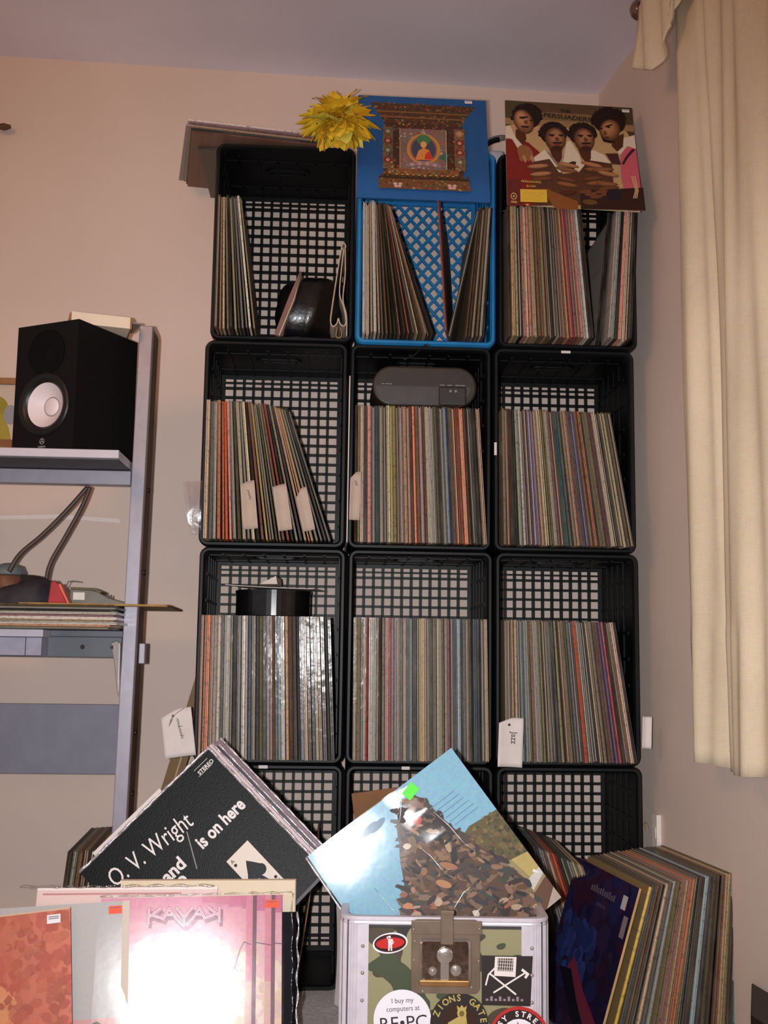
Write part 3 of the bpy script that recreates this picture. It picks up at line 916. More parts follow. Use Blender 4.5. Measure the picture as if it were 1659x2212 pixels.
# lettering, badge, title box
a, b_ = q(760, 245); p.text('THE', a, b_, 0.013, c(40, 34, 30), rot=-3, off=0.02, align='c', sx=1.1)
a, b_ = q(780, 330); p.text('PERSUADERS', a, b_, 0.0185, c(44, 38, 34), rot=-3.5, off=0.02, align='c', fit=0.118)
a, b_ = q(345, 1082); p.text('PERSUADERS', a, b_, 0.0085, c(206, 176, 70), align='c', off=0.02, fit=0.048)
a, b_ = q(345, 1135); p.text('IN MY', a, b_, 0.0085, c(206, 176, 70), align='c', off=0.02)
qp([(222, 1155), (515, 1165), (515, 1310), (222, 1300)], c(232, 190, 70))
for k in range(4): p.rect(*q(240, 1190 + 26 * k)[:1], q(490 - 30 * (k % 2), 0)[0], q(240, 1192 + 26 * k)[1] - 0.0008, q(240, 1192 + 26 * k)[1] + 0.0008, c(214, 168, 56))
qe(150, 1235, 34, 40, c(206, 160, 96)); qe(150, 1235, 24, 28, c(70, 40, 30)); qe(150, 1235, 11, 13, c(214, 170, 100))
a, b_ = q(150, 1300); p.rect(a - 0.007, a + 0.007, b_ - 0.003, b_ + 0.003, c(190, 140, 80))
qp([(270, 1325), (320, 1325), (295, 1345)], c(226, 190, 80))
r = make_album('portrait_album', 'brown record album with a photograph of four men, above the top right crate', lean_mtx(0.693, -0.092, 1.772, math.radians(16), math.radians(1.6)), p, 0.004, CARD_EDGE, PRINT_GLOSS)
sticker(r, 0.297, 0.302, 0.018, 0.009, WHITE_STK, 1, y=-0.0016)

# --- black album with white lettering, on its corner
n_ovw = Vector((-0.019, -0.9778, 0.2089)).normalized()
TL, TR, BR = Vector((-0.1466, -0.4195, 0.3249)), Vector((0.0706, -0.3775, 0.5430)), Vector((0.3062, -0.4268, 0.3355))
ex = (TR - TL).normalized(); ez_dn = (BR - TR).normalized()
bl = TL + n_ovw.cross(ex).normalized() * RL * (1 if n_ovw.cross(ex).dot(ez_dn) > 0 else -1)
p = Print()
p.rect(0, S, 0, S, c(11, 11, 13))
def ov(a, b): return (a * S, (1 - b) * S)
WH = c(232, 224, 220)
p.text('O. V. Wright', *ov(0.085, 0.205), 0.047, WH, rot=-6, fit=0.178)
p.text('STEREO', *ov(0.862, 0.078), 0.0105, WH, off=0.02); p.rect(0.268, 0.302, S - 0.0115, S - 0.0108, WH); p.rect(0.268, 0.302, S - 0.0262, S - 0.0255, WH)
p.text('is on here', *ov(0.585, 0.405), 0.034, WH, off=0.03, fit=0.110)
p.text('and', *ov(0.315, 0.405), 0.034, WH, off=0.03, fit=0.046)
p.text('o', *ov(0.355, 0.475), 0.034, WH, off=0.03)
p.line([ov(0.588, 0.267), ov(0.491, 0.46)], 0.0018, c(150, 145, 145))
x0, z1 = ov(0.637, 0.555); x1, z0 = ov(0.806, 0.875)
p.poly([(x0, z0), (x1, z0), (x1, z1), (x0, z1)], c(226, 214, 200))
mx, mz = (x0 + x1) / 2, (z0 + z1) / 2
SPD = c(26, 26, 30)
p.ell(mx - 0.009, mz - 0.004, 0.0105, 0.0105, SPD); p.ell(mx + 0.009, mz - 0.004, 0.0105, 0.0105, SPD)
p.poly([(mx - 0.0185, mz - 0.001), (mx + 0.0185, mz - 0.001), (mx + 0.006, mz + 0.018), (mx, mz + 0.026), (mx - 0.006, mz + 0.018)], SPD)
p.poly([(mx - 0.008, mz - 0.028), (mx + 0.008, mz - 0.028), (mx + 0.0015, mz - 0.006), (mx - 0.0015, mz - 0.006)], SPD)
p.text('A', x0 + 0.004, z1 - 0.012, 0.011, SPD); p.ell(x0 + 0.0075, z1 - 0.017, 0.003, 0.003, SPD)
p.text('A', x1 - 0.004, z0 + 0.012, 0.011, SPD, rot=180); p.ell(x1 - 0.0075, z0 + 0.017, 0.003, 0.003, SPD)
OVW = frame_mtx(bl, ex, n_ovw)
BLACK_CARD = mat('black_card', c(30, 30, 33), 0.5)
r = make_album('soul_album', 'black record album with white lettering and an ace card, tipped on its corner', OVW, p, 0.004, BLACK_CARD, PRINT_LEATHER)
# clear bag bulging past the right and top edges
mb = MB()
for k, (a, b_) in enumerate((((0.0, S + 0.002), (S + 0.003, S + 0.002)), ((S + 0.003, S + 0.002), (S + 0.003, 0.0)))):
    pts = [Vector((a[0] + (b_[0] - a[0]) * i / 30, -0.0022 - 0.0012 * math.sin(i * 1.9 + k), a[1] + (b_[1] - a[1]) * i / 30 + 0.0008 * math.sin(i * 2.3))) for i in range(31)]
    mb.tube(pts, [0.0026 + 0.0008 * math.sin(i * 1.3) for i in range(31)], 8)
CRISP = mat('film_edge', c(214, 206, 212), 0.2, metal=0.55, var=0.3, vscale=120, bmp=0.5, bscale=160, coat=1.0, coat_r=0.08)
obj('plastic_edge', mb, CRISP, r, smooth=True, label='shiny rolled edge of the clear plastic bag')
# more sleeves behind it
for k, (dy, du, dv, col, lab) in enumerate(((0.007, 0.011, 0.004, (206, 184, 184), 'pink and white album directly behind the black corner-tipped album'), (0.013, 0.019, -0.006, (54, 44, 58), 'dark album in plastic, second behind the black corner-tipped album'), (0.019, 0.029, 0.002, (120, 96, 104), 'mauve album in plastic, rearmost behind the black corner-tipped album'))):
    m2 = OVW @ Matrix.Translation((du, dy, dv))
    pr = Print(); pr.rect(0, S, 0, S, c(*col))
    r2 = make_album('sleeved_album', lab, m2, pr, 0.0042, mat('sleeve_edge_%d' % k, c(*col), 0.5), PRINT)
    mb = MB()
    pts = [Vector((S + 0.002, -0.001 - 0.001 * math.sin(i * 2.1 + k), S - S * i / 30)) for i in range(31)]
    mb.tube(pts, [0.0021 + 0.0008 * math.sin(i * 1.7 + k) for i in range(31)], 8)
    obj('plastic_edge', mb, CRISP, r2, smooth=True)
# a pale strip poking out on the left edge
rr_ = thing('paper_sleeve', 'pale paper sleeve sticking out past upper left edge of the black album', 'paper sleeve', mtx=OVW @ Matrix.Translation((0.035, 0.026, 0.016)))
mb = MB(); mb.box(0, 0.165, 0, 0.003, 0.0, RL); obj('sheet', mb, WHITE_CARD, rr_)
pr = Print(-0.0003); pr.line([(0.012 + 0.0022 * i, 0.3065 + 0.0012 * (-1) ** i) for i in range(18)], 0.0006, c(176, 172, 184)); obj('cover_print', pr.mb, PRINT, rr_)

# --- blue painted crowd album, on its corner in the case
n_art = Vector((-0.034, -0.9848, 0.1654)).normalized()
TL, TR, BR = Vector((0.2687, -0.545, 0.379)), Vector((0.5216, -0.527, 0.5665)), Vector((0.7142, -0.577, 0.332))
ex = (TR - TL).normalized()
dn = n_art.cross(ex).normalized()
if dn.dot(BR - TR) < 0: dn = -dn
bl = TL + dn * RL
ART = frame_mtx(bl, ex, n_art)
p = Print()
p.rect(0, S, 0, S, c(126, 176, 198))
R3 = random.Random(21)
def av(a, b): return (a * S, (1 - b) * S)
crowd = [(.49, .16), (.58, .09), (.66, .067), (.71, .14), (.72, .25), (.76, .42), (.84, .60), (.90, .80), (.88, 1.0), (.22, 1.0), (.16, .72), (.22, .56), (.34, .44), (.40, .32), (.45, .24)]
tree = [(.74, .50), (.76, .42), (.82, .40), (.90, .41), (1.0, .42), (1.0, .76), (.93, .72), (.86, .68), (.80, .60)]
p.poly([av(*a) for a in tree][::-1], c(92, 82, 48))
it = pt_in([av(*a) for a in tree])
p.blobs(260, (.72 * S, S, .22 * S, .62 * S), (0.002, 0.006), [c(78, 72, 38), c(108, 94, 56), c(64, 60, 36), c(124, 104, 60), c(96, 70, 44)], R3, it)
p.poly([av(*a) for a in ((.86, .66), (1.0, .74), (1.0, 1.0), (.80, 1.0), (.84, .8))][::-1], c(150, 132, 92))
p.poly([av(*a) for a in ((.90, .68), (1.0, .70), (1.0, .80), (.93, .82))][::-1], c(176, 156, 92))
p.poly([av(*a) for a in ((.90, .82), (1.0, .80), (1.0, .84), (.90, .88))][::-1], c(196, 190, 184))
p.poly([av(*a) for a in ((.88, .90), (1.0, .86), (1.0, .93), (.90, 1.0), (.86, 1.0))][::-1], c(96, 62, 44))
p.poly([av(*a) for a in ((.90, 1.0), (1.0, .93), (1.0, 1.0))][::-1], c(170, 154, 140))
p.poly([av(*a) for a in ((.97, .79), (.985, .83), (.955, .80))][::-1], c(230, 225, 220))
p.poly([av(*a) for a in crowd][::-1], c(86, 60, 44))
ic = pt_in([av(*a) for a in crowd])
DRK = [c(52, 38, 32), c(84, 60, 44), c(110, 80, 58), c(40, 34, 32), c(70, 58, 52), c(96, 66, 46), c(60, 62, 56), c(120, 96, 72), c(58, 48, 50)]
MID = [c(140, 104, 78), c(160, 124, 98), c(176, 146, 120), c(132, 100, 84), c(148, 92, 66)]
def strokes(n, cols, ln, wd):
    for _ in range(n):
        x, z = R3.uniform(.14, .92) * S, R3.uniform(0, .95) * S
        if not ic(x, z): continue
        L = R3.uniform(*ln); W = R3.uniform(*wd)
        ang = R3.gauss(-50, 34)
        ca, sa = math.cos(math.radians(ang)), math.sin(math.radians(ang))
        P = []
        for u_, v_ in ((-1, -.5), (-.4, -1), (.5, -.8), (1, -.1), (.7, .7), (0, 1), (-.8, .6)):
            u_ = u_ * L * R3.uniform(.7, 1.1); v_ = v_ * W * R3.uniform(.7, 1.2)
            P.append((min(max(x + u_ * ca - v_ * sa, 0), S), min(max(z + u_ * sa + v_ * ca, 0), S)))
        p.poly(P, R3.choice(cols))
strokes(420, DRK, (0.008, 0.024), (0.003, 0.008))
strokes(130, MID, (0.006, 0.016), (0.0025, 0.006))
strokes(200, DRK, (0.005, 0.014), (0.002, 0.005))
strokes(14, [c(196, 92, 70), c(206, 190, 170), c(190, 130, 86)], (0.006, 0.012), (0.003, 0.006))
for _ in range(34):
    x, z = R3.uniform(.16, .9) * S, R3.uniform(0.02, .9) * S
    if not ic(x, z): continue
    s_ = R3.uniform(0.7, 1.2)
    p.ell(x, z, 0.0034 * s_, 0.0042 * s_, R3.choice([c(150, 104, 78), c(128, 86, 64)])); p.ell(x - 0.001, z + 0.003 * s_, 0.0036 * s_, 0.0024 * s_, c(38, 28, 26))
# the reclining figures and pale blankets that stand out
for a0_, b0_, aa, bb, rt, cc in ((.33, .70, .050, .018, -70, c(164, 122, 98)), (.38, .80, .060, .022, -40, c(150, 110, 86)), (.30, .60, .030, .012, -20, c(176, 140, 116)), (.52, .56, .045, .012, -52, c(176, 128, 84)), (.60, .50, .050, .010, -50, c(160, 112, 72)), (.44, .62, .022, .012, 10, c(190, 160, 132))):
    x, z = av(a0_, b0_); p.ell(x, z, aa * S, bb * S * 1.6, cc, rt)
x, z = av(.60, .20); p.ell(x, z, 0.010, 0.008, c(196, 84, 66), -30)
for a0_, b0_ in ((.56, .13), (.70, .27)):
    x, z = av(a0_, b0_); p.ell(x, z, 0.010, 0.016, c(46, 34, 30), -45); p.ell(x - 0.006, z + 0.010, 0.0055, 0.006, c(120, 80, 60)); p.ell(x - 0.009, z + 0.013, 0.0085, 0.0038, c(34, 28, 28), -45)
for k in range(6):
    a, b_ = av(.70 + 0.012 * k, .20 + 0.030 * k)
    p.rect(a, a + 0.052, b_, b_ + 0.0013, c(96, 128, 158))
for k in range(2): p.ell(*av(.36 + .05 * k, .085 + 0.01 * k), 0.018, 0.006, c(110, 140, 160), 10)
r = make_album('crowd_album', 'sky blue album with a painted crowd, tipped on its corner in the metal case', ART, p, 0.006, mat('ivory_card', c(220, 212, 200), 0.7), PRINT_GLOSS)
mb = MB()
def artfilm(u, v):
    b_ = -0.005 + 1.01 * v
    amax = 0.668 + 0.108 * max(0, min(1, b_))
    a = -0.012 + (amax + 0.012) * u
    x, z = av(a, b_)
    return (x, -0.0032 - 0.0003 * math.sin(a * 9 + b_ * 5) - 0.0012 * max(0, u - 0.8) * 5 * (1 + math.sin(v * 40)), z)
mb.grid(artfilm, 24, 24)
obj('plastic_sleeve', mb, mat_film('album_film', 0.145, 0.06, 14, 0.022), r, smooth=True)
CREASE = mat_film('crease_film', 0.30, 0.2, 60, 0.20)
for path in ([(.66, 0.01), (.60, .06), (.55, .12), (.50, .17)], [(.52, .30), (.55, .40), (.56, .52), (.60, .60)], [(.30, .62), (.34, .78), (.36, .95)], [(.70, .20), (.73, .33), (.74, .45), (.78, .56)], [(.20, .35), (.22, .55), (.24, .80)], [(.47, .70), (.58, .66), (.66, .66)], [(.50, .82), (.58, .78), (.64, .78)]):
    mb = MB()
    pts = []
    for (a, b_), (a2, b2) in zip(path, path[1:]):
        for i in range(5):
            x, z = av(a + (a2 - a) * i / 5, b_ + (b2 - b_) * i / 5); pts.append((x, -0.0048, z))
    mb.tube(pts, [0.0009 * (0.3 + math.sin(PI * i / (len(pts) - 1))) for i in range(len(pts))], 6)
    obj('plastic_crease', mb, CREASE, r, smooth=True, label='sharp crease in the clear plastic')
x, z = av(.668, .055); o = sticker(r, x, z, 0.026, 0.019, GREEN_STK, 0, y=-0.0056, lab='bright green price sticker'); o.rotation_euler = (0, math.radians(-14), 0)
mb = MB()
pts = [Vector((-0.004, -0.001, S * i / 30)) for i in range(31)]; mb.tube(pts, [0.0018 + 0.0007 * math.sin(i * 1.9) for i in range(31)], 6)
obj('plastic_edge', mb, CRISP, r, smooth=True)
# corrugated brown card behind it
mb = MB(); mb.box(0, 0.11, 0, 0.004, 0, 0.09); 
o = obj('brown_card', mb, mat('brown_cardboard', c(132, 92, 58), 0.8)); o.location = (0.372, 0.02, 0.345); o.rotation_euler = (0, math.radians(-8), 0)
o.location = (0.368, -0.045, 0.334)
tag(o, 'torn piece of brown cardboard on the records behind the crowd album', 'cardboard')

# ------------------------------------------------------------------ foreground albums, lower left
def fg(name, label, right, top_y, top_z, p, n=None, thick=0.0045, roll=0.0, film=None, pm=None, edge=None, group=None, yawn=0.0):
    """album leaning back on the floor; right = x of its top right corner"""
    ex = Vector((math.cos(yawn), math.sin(yawn), 0))
    nn = (Matrix.Rotation(yawn, 3, 'Z') @ Vector((0, -math.cos(0.288), math.sin(0.288))))
    ez = ex.cross(nn) * -1
    if ez.z < 0: ez = -ez
    R = Matrix.Rotation(roll, 3, nn)
    ex, ez = R @ ex, R @ ez
    tr = Vector((right, top_y, top_z))
    bl = tr - ex * RL - ez * RL
    m = Matrix.Identity(4)
    for i in range(3): m[i][0], m[i][1], m[i][2], m[i][3] = ex[i], -nn[i], ez[i], bl[i]
    return make_album(name, label, m, p, thick, edge, pm, film, group=group)
YK = 0.108
p = Print()
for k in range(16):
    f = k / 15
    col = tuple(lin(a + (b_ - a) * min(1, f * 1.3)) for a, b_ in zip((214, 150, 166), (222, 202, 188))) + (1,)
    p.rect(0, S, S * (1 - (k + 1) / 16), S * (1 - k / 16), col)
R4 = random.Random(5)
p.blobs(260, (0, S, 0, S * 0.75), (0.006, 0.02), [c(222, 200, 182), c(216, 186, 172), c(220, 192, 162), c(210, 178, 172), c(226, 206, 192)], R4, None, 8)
for k in range(6): p.rect(S * (0.55 + 0.075 * k), S, S * (0.965 - 0.012 * k), S, c(206 - 3 * k, 130 - 4 * k, 150 - 2 * k))
for u0, u1 in ((.836, .858), (.94, .962)): p.rect(u0 * S, u1 * S, 0, S, c(120, 78, 92))
for u0, u1 in ((.80, .836), (.905, .94)): p.rect(u0 * S, u1 * S, 0.55 * S, S, c(206, 134, 150)); p.rect(u0 * S, u1 * S, 0, 0.55 * S, c(206, 170, 156))
p.line([(.74 * S, .62 * S), (.77 * S, .72 * S), (.79 * S, .755 * S), (.83 * S, .74 * S)], 0.0016, c(110, 80, 96)); p.line([(.86 * S, .75 * S), (.94 * S, .735 * S)], 0.0016, c(110, 80, 96)); p.line([(.962 * S, .745 * S), (S, .74 * S)], 0.0016, c(110, 80, 96))
LT = []
def L_(pts): LT.append(pts)
L_([(0, 0), (0, 1)]); L_([(.05, .45), (.8, 1)]); L_([(.25, .55), (1.0, .3)])                       # K
L_([(1.05, .25), (1.45, 1), (1.95, .3), (2.4, -.15)]); L_([(1.2, .55), (1.6, .55)])               # A
L_([(2.0, 1), (2.55, .35), (2.55, -.25)]); L_([(3.1, 1), (2.55, .35)])                              # Y
L_([(2.75, -.15), (3.2, .3), (3.65, 1), (4.05, .25)]); L_([(3.5, .55), (3.9, .55)])               # A
L_([(5.1, 0), (5.1, 1)]); L_([(5.05, .45), (4.3, 1)]); L_([(4.85, .55), (4.1, .3)])               # K
def kx(x): return (.262 + .076 * x) * S
def kz(z): return (.865 + .075 * z) * S
for dx, dz, wv, col in ((0.0035, -0.006, 0.0058, c(150, 90, 110)), (0.0, 0.0, 0.0058, c(150, 60, 96)), (0, 0, 0.0038, c(246, 214, 220)), (0, 0, 0.0014, c(206, 110, 140))):
    for pts in LT: p.line([(kx(a) + dx, kz(b_) + dz) for a, b_ in pts], wv, col)
r = fg('pink_album', 'pink album with angular lettering under strong flash glare, in the foreground', 0.2235, -0.480, 0.3010, p, thick=0.005, pm=PRINT_GLOSS, film=FILM, yawn=YK)
sticker(r, 0.296, 0.299, 0.024, 0.013, ORANGE_STK, 1, y=-0.0044, lab='orange price sticker')
mb = MB()
for a, b_ in (((S + 0.018, 0), (S + 0.018, S + 0.002)), ((-0.002, S + 0.003), (S + 0.016, S + 0.004))):
    pts = [Vector((a[0] + (b_[0] - a[0]) * i / 30 + 0.0014 * math.sin(i * 1.1), -0.001 - 0.0012 * math.sin(i * 1.7), a[1] + (b_[1] - a[1]) * i / 30 + 0.0007 * math.sin(i * 2.2))) for i in range(31)]
    mb.tube(pts, [0.0013 + 0.0006 * math.sin(i * 1.9) for i in range(31)], 6)
mb.add([(S, -0.0005, 0), (S + 0.018, -0.0005, 0), (S + 0.018, -0.0005, S), (S, -0.0005, S)], [(0, 1, 2, 3)])
obj('plastic_edge', mb, mat_film('bag_edge', 0.12, 0.3, 40, 0.05), r, smooth=True, label='loose edge of the clear plastic bag')

p = Print()
p.rect(0, S, 0, S, c(178, 172, 168)); p.rect(0, S, 0, 0.13, c(206, 150, 146)); p.rect(0, S, 0, 0.108, c(96, 70, 62))
p.blobs(60, (0, S, 0.02, 0.115), (0.008, 0.02), [c(84, 70, 52), c(110, 76, 62), c(70, 66, 50)], R4, None, 7)
p.rect(S - 0.012, S, 0, S, c(206, 190, 172))
r = fg('grey_album', 'pale grey album with a pink horizon, between the red and pink albums', -0.040, -0.512, 0.2975, p, roll=0.040, yawn=YK)
sticker(r, 0.290, 0.300, 0.022, 0.013, ORANGE_STK, 1, y=-0.0044, lab='orange price sticker')

p = Print()
p.rect(0, S, 0, S, c(176, 78, 56))
for k in range(24): p.rect(S * k / 24, S * (k + 1) / 24, 0, S, c(156 + 2.2 * k, 72 + 1.9 * k, 54 + 1.6 * k))
p.blobs(900, (0, S, 0, S), (0.004, 0.012), [c(184, 94, 70), c(176, 86, 64), c(190, 102, 76), c(172, 82, 62), c(180, 88, 68)], R4, None, 9)
p.blobs(160, (0.15, 0.225, 0.10, 0.19), (0.004, 0.010), [c(200, 122, 80), c(206, 132, 88), c(190, 106, 74), c(170, 84, 60)], R4, None, 9)
for k in range(3): p.ell(0.196, 0.19 - 0.036 * k, 0.016 + 0.003 * k, 0.014, c(208, 136, 92)); p.ell(0.190, 0.186 - 0.036 * k, 0.008, 0.009, c(160, 78, 56))
p.rect(0, S, S - 0.003, S, c(200, 170, 140))
r = fg('red_album', 'brick red album with a blurred orange figure, at far lower left', -0.1345, -0.545, 0.2935, p, roll=0.095, thick=0.010, edge=mat('dark_edge', c(74, 62, 58), 0.6), pm=PRINT_SOFT, yawn=YK)
sticker(r, 0.287, 0.298, 0.022, 0.014, WHITE_STK, 2, y=-0.0044, lab='white price sticker')

p = Print(); p.rect(0, S, 0, S, c(224, 196, 188)); p.rect(0, S, S - 0.004, S, c(236, 222, 214)); p.rect(0.01, 0.25, S - 0.012, S - 0.009, c(190, 130, 130))
r = fg('pale_album', 'pale pink album in plastic whose top edge shows behind the grey album', 0.108, -0.470, 0.3125, p, thick=0.0045, film=FILM_CRINKLE, yawn=YK * 0.5)
mb = MB()
pts = [Vector((S * i / 40 - 0.03, -0.002, S + 0.002 + 0.0012 * math.sin(i * 1.3))) for i in range(44)]
mb.tube(pts, [0.0017 + 0.0009 * math.sin(i * 1.1) for i in range(44)], 6)
obj('plastic_edge', mb, mat_film('bag_edge_b', 0.12, 0.4, 60, 0.08), r, smooth=True)

p = Print(); p.rect(0, S, 0, S, c(222, 204, 174)); p.rect(0, S, S - 0.0025, S, c(150, 120, 90)); p.rect(S - 0.002, S, 0, S, c(150, 130, 110))
p.text('R', 0.030, S - 0.019, 0.012, c(196, 124, 96), sx=1.0)
p.line([(0.040 + 0.0017 * i, S - 0.017 + 0.0016 * (-1) ** i) for i in range(20)], 0.0007, c(200, 140, 112))
p.text('T', 0.232, S - 0.029, 0.011, c(190, 130, 104)); p.line([(0.242 + 0.0016 * i, S - 0.0285 + 0.0013 * (-1) ** i) for i in range(12)], 0.0007, c(196, 140, 112)); p.text('C', 0.268, S - 0.029, 0.011, c(190, 130, 104))
r = fg('cream_album', 'cream album with faint red lettering, standing behind the pink album', 0.2475, -0.444, 0.3215, p, thick=0.0045, yawn=0.03)
p = Print(); p.rect(0, S, 0, S, c(14, 13, 16))
p.blobs(30, (0, S, 0, S), (0.004, 0.012), [c(40, 36, 44), c(20, 20, 24)], R4)
r = fg('dark_album', 'black album in glinting plastic, showing right of the pink album', 0.2505, -0.4635, 0.268, p, thick=0.0045, edge=BLACK_CARD, pm=mat_print('flat_ink', 0.8, spec=0.05), yawn=0.06)
mb = MB()
pts = [Vector((S + 0.002 + 0.0016 * math.sin(i * 0.9), -0.002 - 0.0015 * math.sin(i * 1.7), S * i / 40)) for i in range(41)]
mb.tube(pts, [0.0019 + 0.0009 * math.sin(i * 1.5) for i in range(41)], 6)
obj('plastic_edge', mb, CRISP, r, smooth=True)

# --- dark purple album fronting the floor row by the right wall
p = Print()
p.rect(0, S, 0, S, c(36, 28, 56))
p.blobs(300, (0, S, 0, S), (0.012, 0.036), [c(40, 26, 50), c(34, 36, 76), c(52, 26, 46), c(30, 26, 56), c(46, 34, 66)], R4, None, 9)
p.blobs(70, (0.03, 0.20, 0.10, 0.20), (0.008, 0.024), [c(44, 56, 110), c(52, 62, 124), c(38, 46, 92)], R4, None, 9)
p.poly([(0.10, 0.11), (0.24, 0.035), (0.30, 0.015), (0.30, 0.05), (0.20, 0.09), (0.12, 0.135)], c(120, 44, 64))
p.poly([(0.06, 0.10), (0.20, 0.02), (0.22, 0.04), (0.12, 0.11)], c(24, 20, 34))
for k in range(11): p.rect(0.110 + 0.0112 * k, 0.1175 + 0.0112 * k, S - 0.046, S - 0.036 + 0.002 * (k % 3), c(100, 90, 106))
for k in range(5): p.rect(0.155 + 0.0095 * k, 0.161 + 0.0095 * k, S - 0.068, S - 0.061, c(78, 70, 86))
p.rect(0.262, 0.284, S - 0.05, S - 0.024, c(196, 186, 190)); p.rect(0.286, 0.306, S - 0.098, S - 0.058, c(140, 122, 128))
a = math.radians(17.5)
mtx = Matrix.Translation((0.8935 - RL * math.sin(a), -0.436, 0.001)) @ Matrix.Rotation(math.radians(8.0), 4, 'Z') @ Matrix.Rotation(a, 4, 'Y')
m2 = Matrix.Identity(4)
# cover faces left: local x of the print runs from the far edge towards the viewer
m2[0][0], m2[1][0], m2[2][0] = 0, -1, 0
m2[0][1], m2[1][1], m2[2][1] = 1, 0, 0
m2[0][2], m2[1][2], m2[2][2] = 0, 0, 1
m2[0][3], m2[1][3], m2[2][3] = -0.0062, RL, 0
make_album('purple_album', 'dark purple and blue album at lower right leading the floor row of records', mtx @ m2, p, 0.005, mat('ochre_card', c(190, 150, 96), 0.7), PRINT)

# ------------------------------------------------------------------ metal record case
ALU = mat('brushed_aluminium', c(214, 206, 214), 0.36, metal=0.2, var=0.06, vscale=60)
CHROME = mat('chrome', c(190, 180, 172), 0.2, metal=0.7, var=0.05)
BRONZE = mat('tinted_steel', c(134, 116, 100), 0.28, metal=0.45, var=0.12)
m, t, b = nt('camouflage_laminate')
v = coords(t, 'Object', (1, 1, 1.5))
n1 = noise(t, 9.5, 1.5, v)
n2 = t.nodes.new('ShaderNodeTexNoise'); n2.inputs['Scale'].default_value = 8; n2.inputs['Detail'].default_value = 1.5
mp = t.nodes.new('ShaderNodeMapping'); mp.inputs['Location'].default_value = (7.3, 2.1, 4.4); t.links.new(v, mp.inputs[0]); t.links.new(mp.outputs[0], n2.inputs['Vector'])
base = ramp(t, n1.outputs['Fac'], [(0.0, c(74, 62, 46)), (0.47, c(74, 62, 46)), (0.475, c(146, 140, 102)), (1, c(146, 140, 102))], 'CONSTANT')
msk = ramp(t, n2.outputs['Fac'], [(0.0, (0, 0, 0, 1)), (0.56, (1, 1, 1, 1))], 'CONSTANT')
o_ = mix_rgb(t, msk, base, c(66, 74, 50))
n3 = noise(t, 13, 1, v); msk2 = ramp(t, n3.outputs['Fac'], [(0.0, (0, 0, 0, 1)), (0.64, (1, 1, 1, 1))], 'CONSTANT')
o_ = mix_rgb(t, msk2, o_, c(44, 40, 34))
t.links.new(o_, b.inputs['Base Color']); b.inputs['Roughness'].default_value = 0.4
CAMO = m
CWD, CHT, CDP = 0.343, 0.305, 0.35
case = thing('record_case', 'aluminium record case with camouflage panel, butterfly latch and stickers, at bottom centre', 'case', (0.3250, -0.655, 0.0), (0, 0, math.radians(-2.9)))
mb = MB()          # four walls and a floor, the lid is off
mb.box(0.012, CWD - 0.012, 0.004, 0.011, 0.006, CHT - 0.006); mb.box(0.012, CWD - 0.012, CDP - 0.011, CDP - 0.004, 0.006, CHT - 0.006)
mb.box(0.004, 0.011, 0.012, CDP - 0.012, 0.006, CHT - 0.006); mb.box(CWD - 0.011, CWD - 0.004, 0.012, CDP - 0.012, 0.006, CHT - 0.006)
mb.box(0.008, CWD - 0.008, 0.008, CDP - 0.008, 0.0, 0.008)
obj('shell', mb, mat('case_lining', c(60, 58, 58), 0.7), case)
mb = MB(); mb.box(0.046, 0.306, 0.0015, 0.004, 0.004, CHT - 0.018); obj('front_panel', mb, CAMO, case)
def corner(sx, sy):
    mb = MB()
    R_ = 0.030
    P = []
    cx, cy = (R_ if sx < 0 else CWD - R_), (R_ if sy < 0 else CDP - R_)
    # flat flange, ribbed round, flat flange
    prof = []
    n_ = 44
    for i in range(n_ + 1):
        a = math.radians(90.0 * i / n_)
        rib = 0.0007 * (1 if (i // 2) % 2 else -0.4)
        prof.append((R_ + rib, a))
    out = [(cx - sx * 0.0, cy)]
    pts = []
    for r_, a in prof:
        pts.append((cx + sx * r_ * math.sin(a), cy + sy * r_ * math.cos(a)))
    inn = [(cx + sx * (R_ - 0.003) * math.sin(math.radians(90 - 90 * i / 10)), cy + sy * (R_ - 0.003) * math.cos(math.radians(90 - 90 * i / 10))) for i in range(11)]
    fl1 = (cx - sx * 0.017, cy + sy * (R_ + 0.0005)); fl1b = (cx - sx * 0.017, cy + sy * (R_ - 0.003))
    fl2 = (cx + sx * (R_ + 0.0005), cy - sy * 0.017); fl2b = (cx + sx * (R_ - 0.003), cy - sy * 0.017)
    poly = [fl1] + pts + [fl2, fl2b] + inn + [fl1b]
    if sx * sy > 0: poly = poly[::-1]
    mb.prism_xy(poly, 0.004, CHT - 0.012)
    return mb
for sx in (-1, 1):
    for sy in (-1, 1): obj('corner_post', corner(sx, sy), ALU, case)
mb = MB()
P = rrect(CWD, CDP, 0.030, 8, CWD / 2, CDP / 2); Q = rrect(CWD - 0.024, CDP - 0.024, 0.020, 8, CWD / 2, CDP / 2)
n = len(P)
prof = [(1.0, CHT - 0.0125), (1.004, CHT - 0.0100), (1.0, CHT - 0.0075), (1.004, CHT - 0.005), (1.004, CHT - 0.002), (0.998, CHT)]
V, F = [], []
for s_, z in prof:
    V += [((x - CWD / 2) * s_ + CWD / 2, (y - CDP / 2) * s_ + CDP / 2, z) for x, y in P]
V += [(x, y, CHT) for x, y in Q] + [(x, y, CHT - 0.0125) for x, y in Q]
k = len(prof) + 2
for i in range(k):
    for j in range(n):
        F.append((i * n + j, i * n + (j + 1) % n, ((i + 1) % k) * n + (j + 1) % n, ((i + 1) % k) * n + j))
mb.add(V, F); obj('top_rim', mb, ALU, case)
def cpx(px, py): return ((px - 735) / 1327.0, CHT - (py - 1979) / 1386.0)
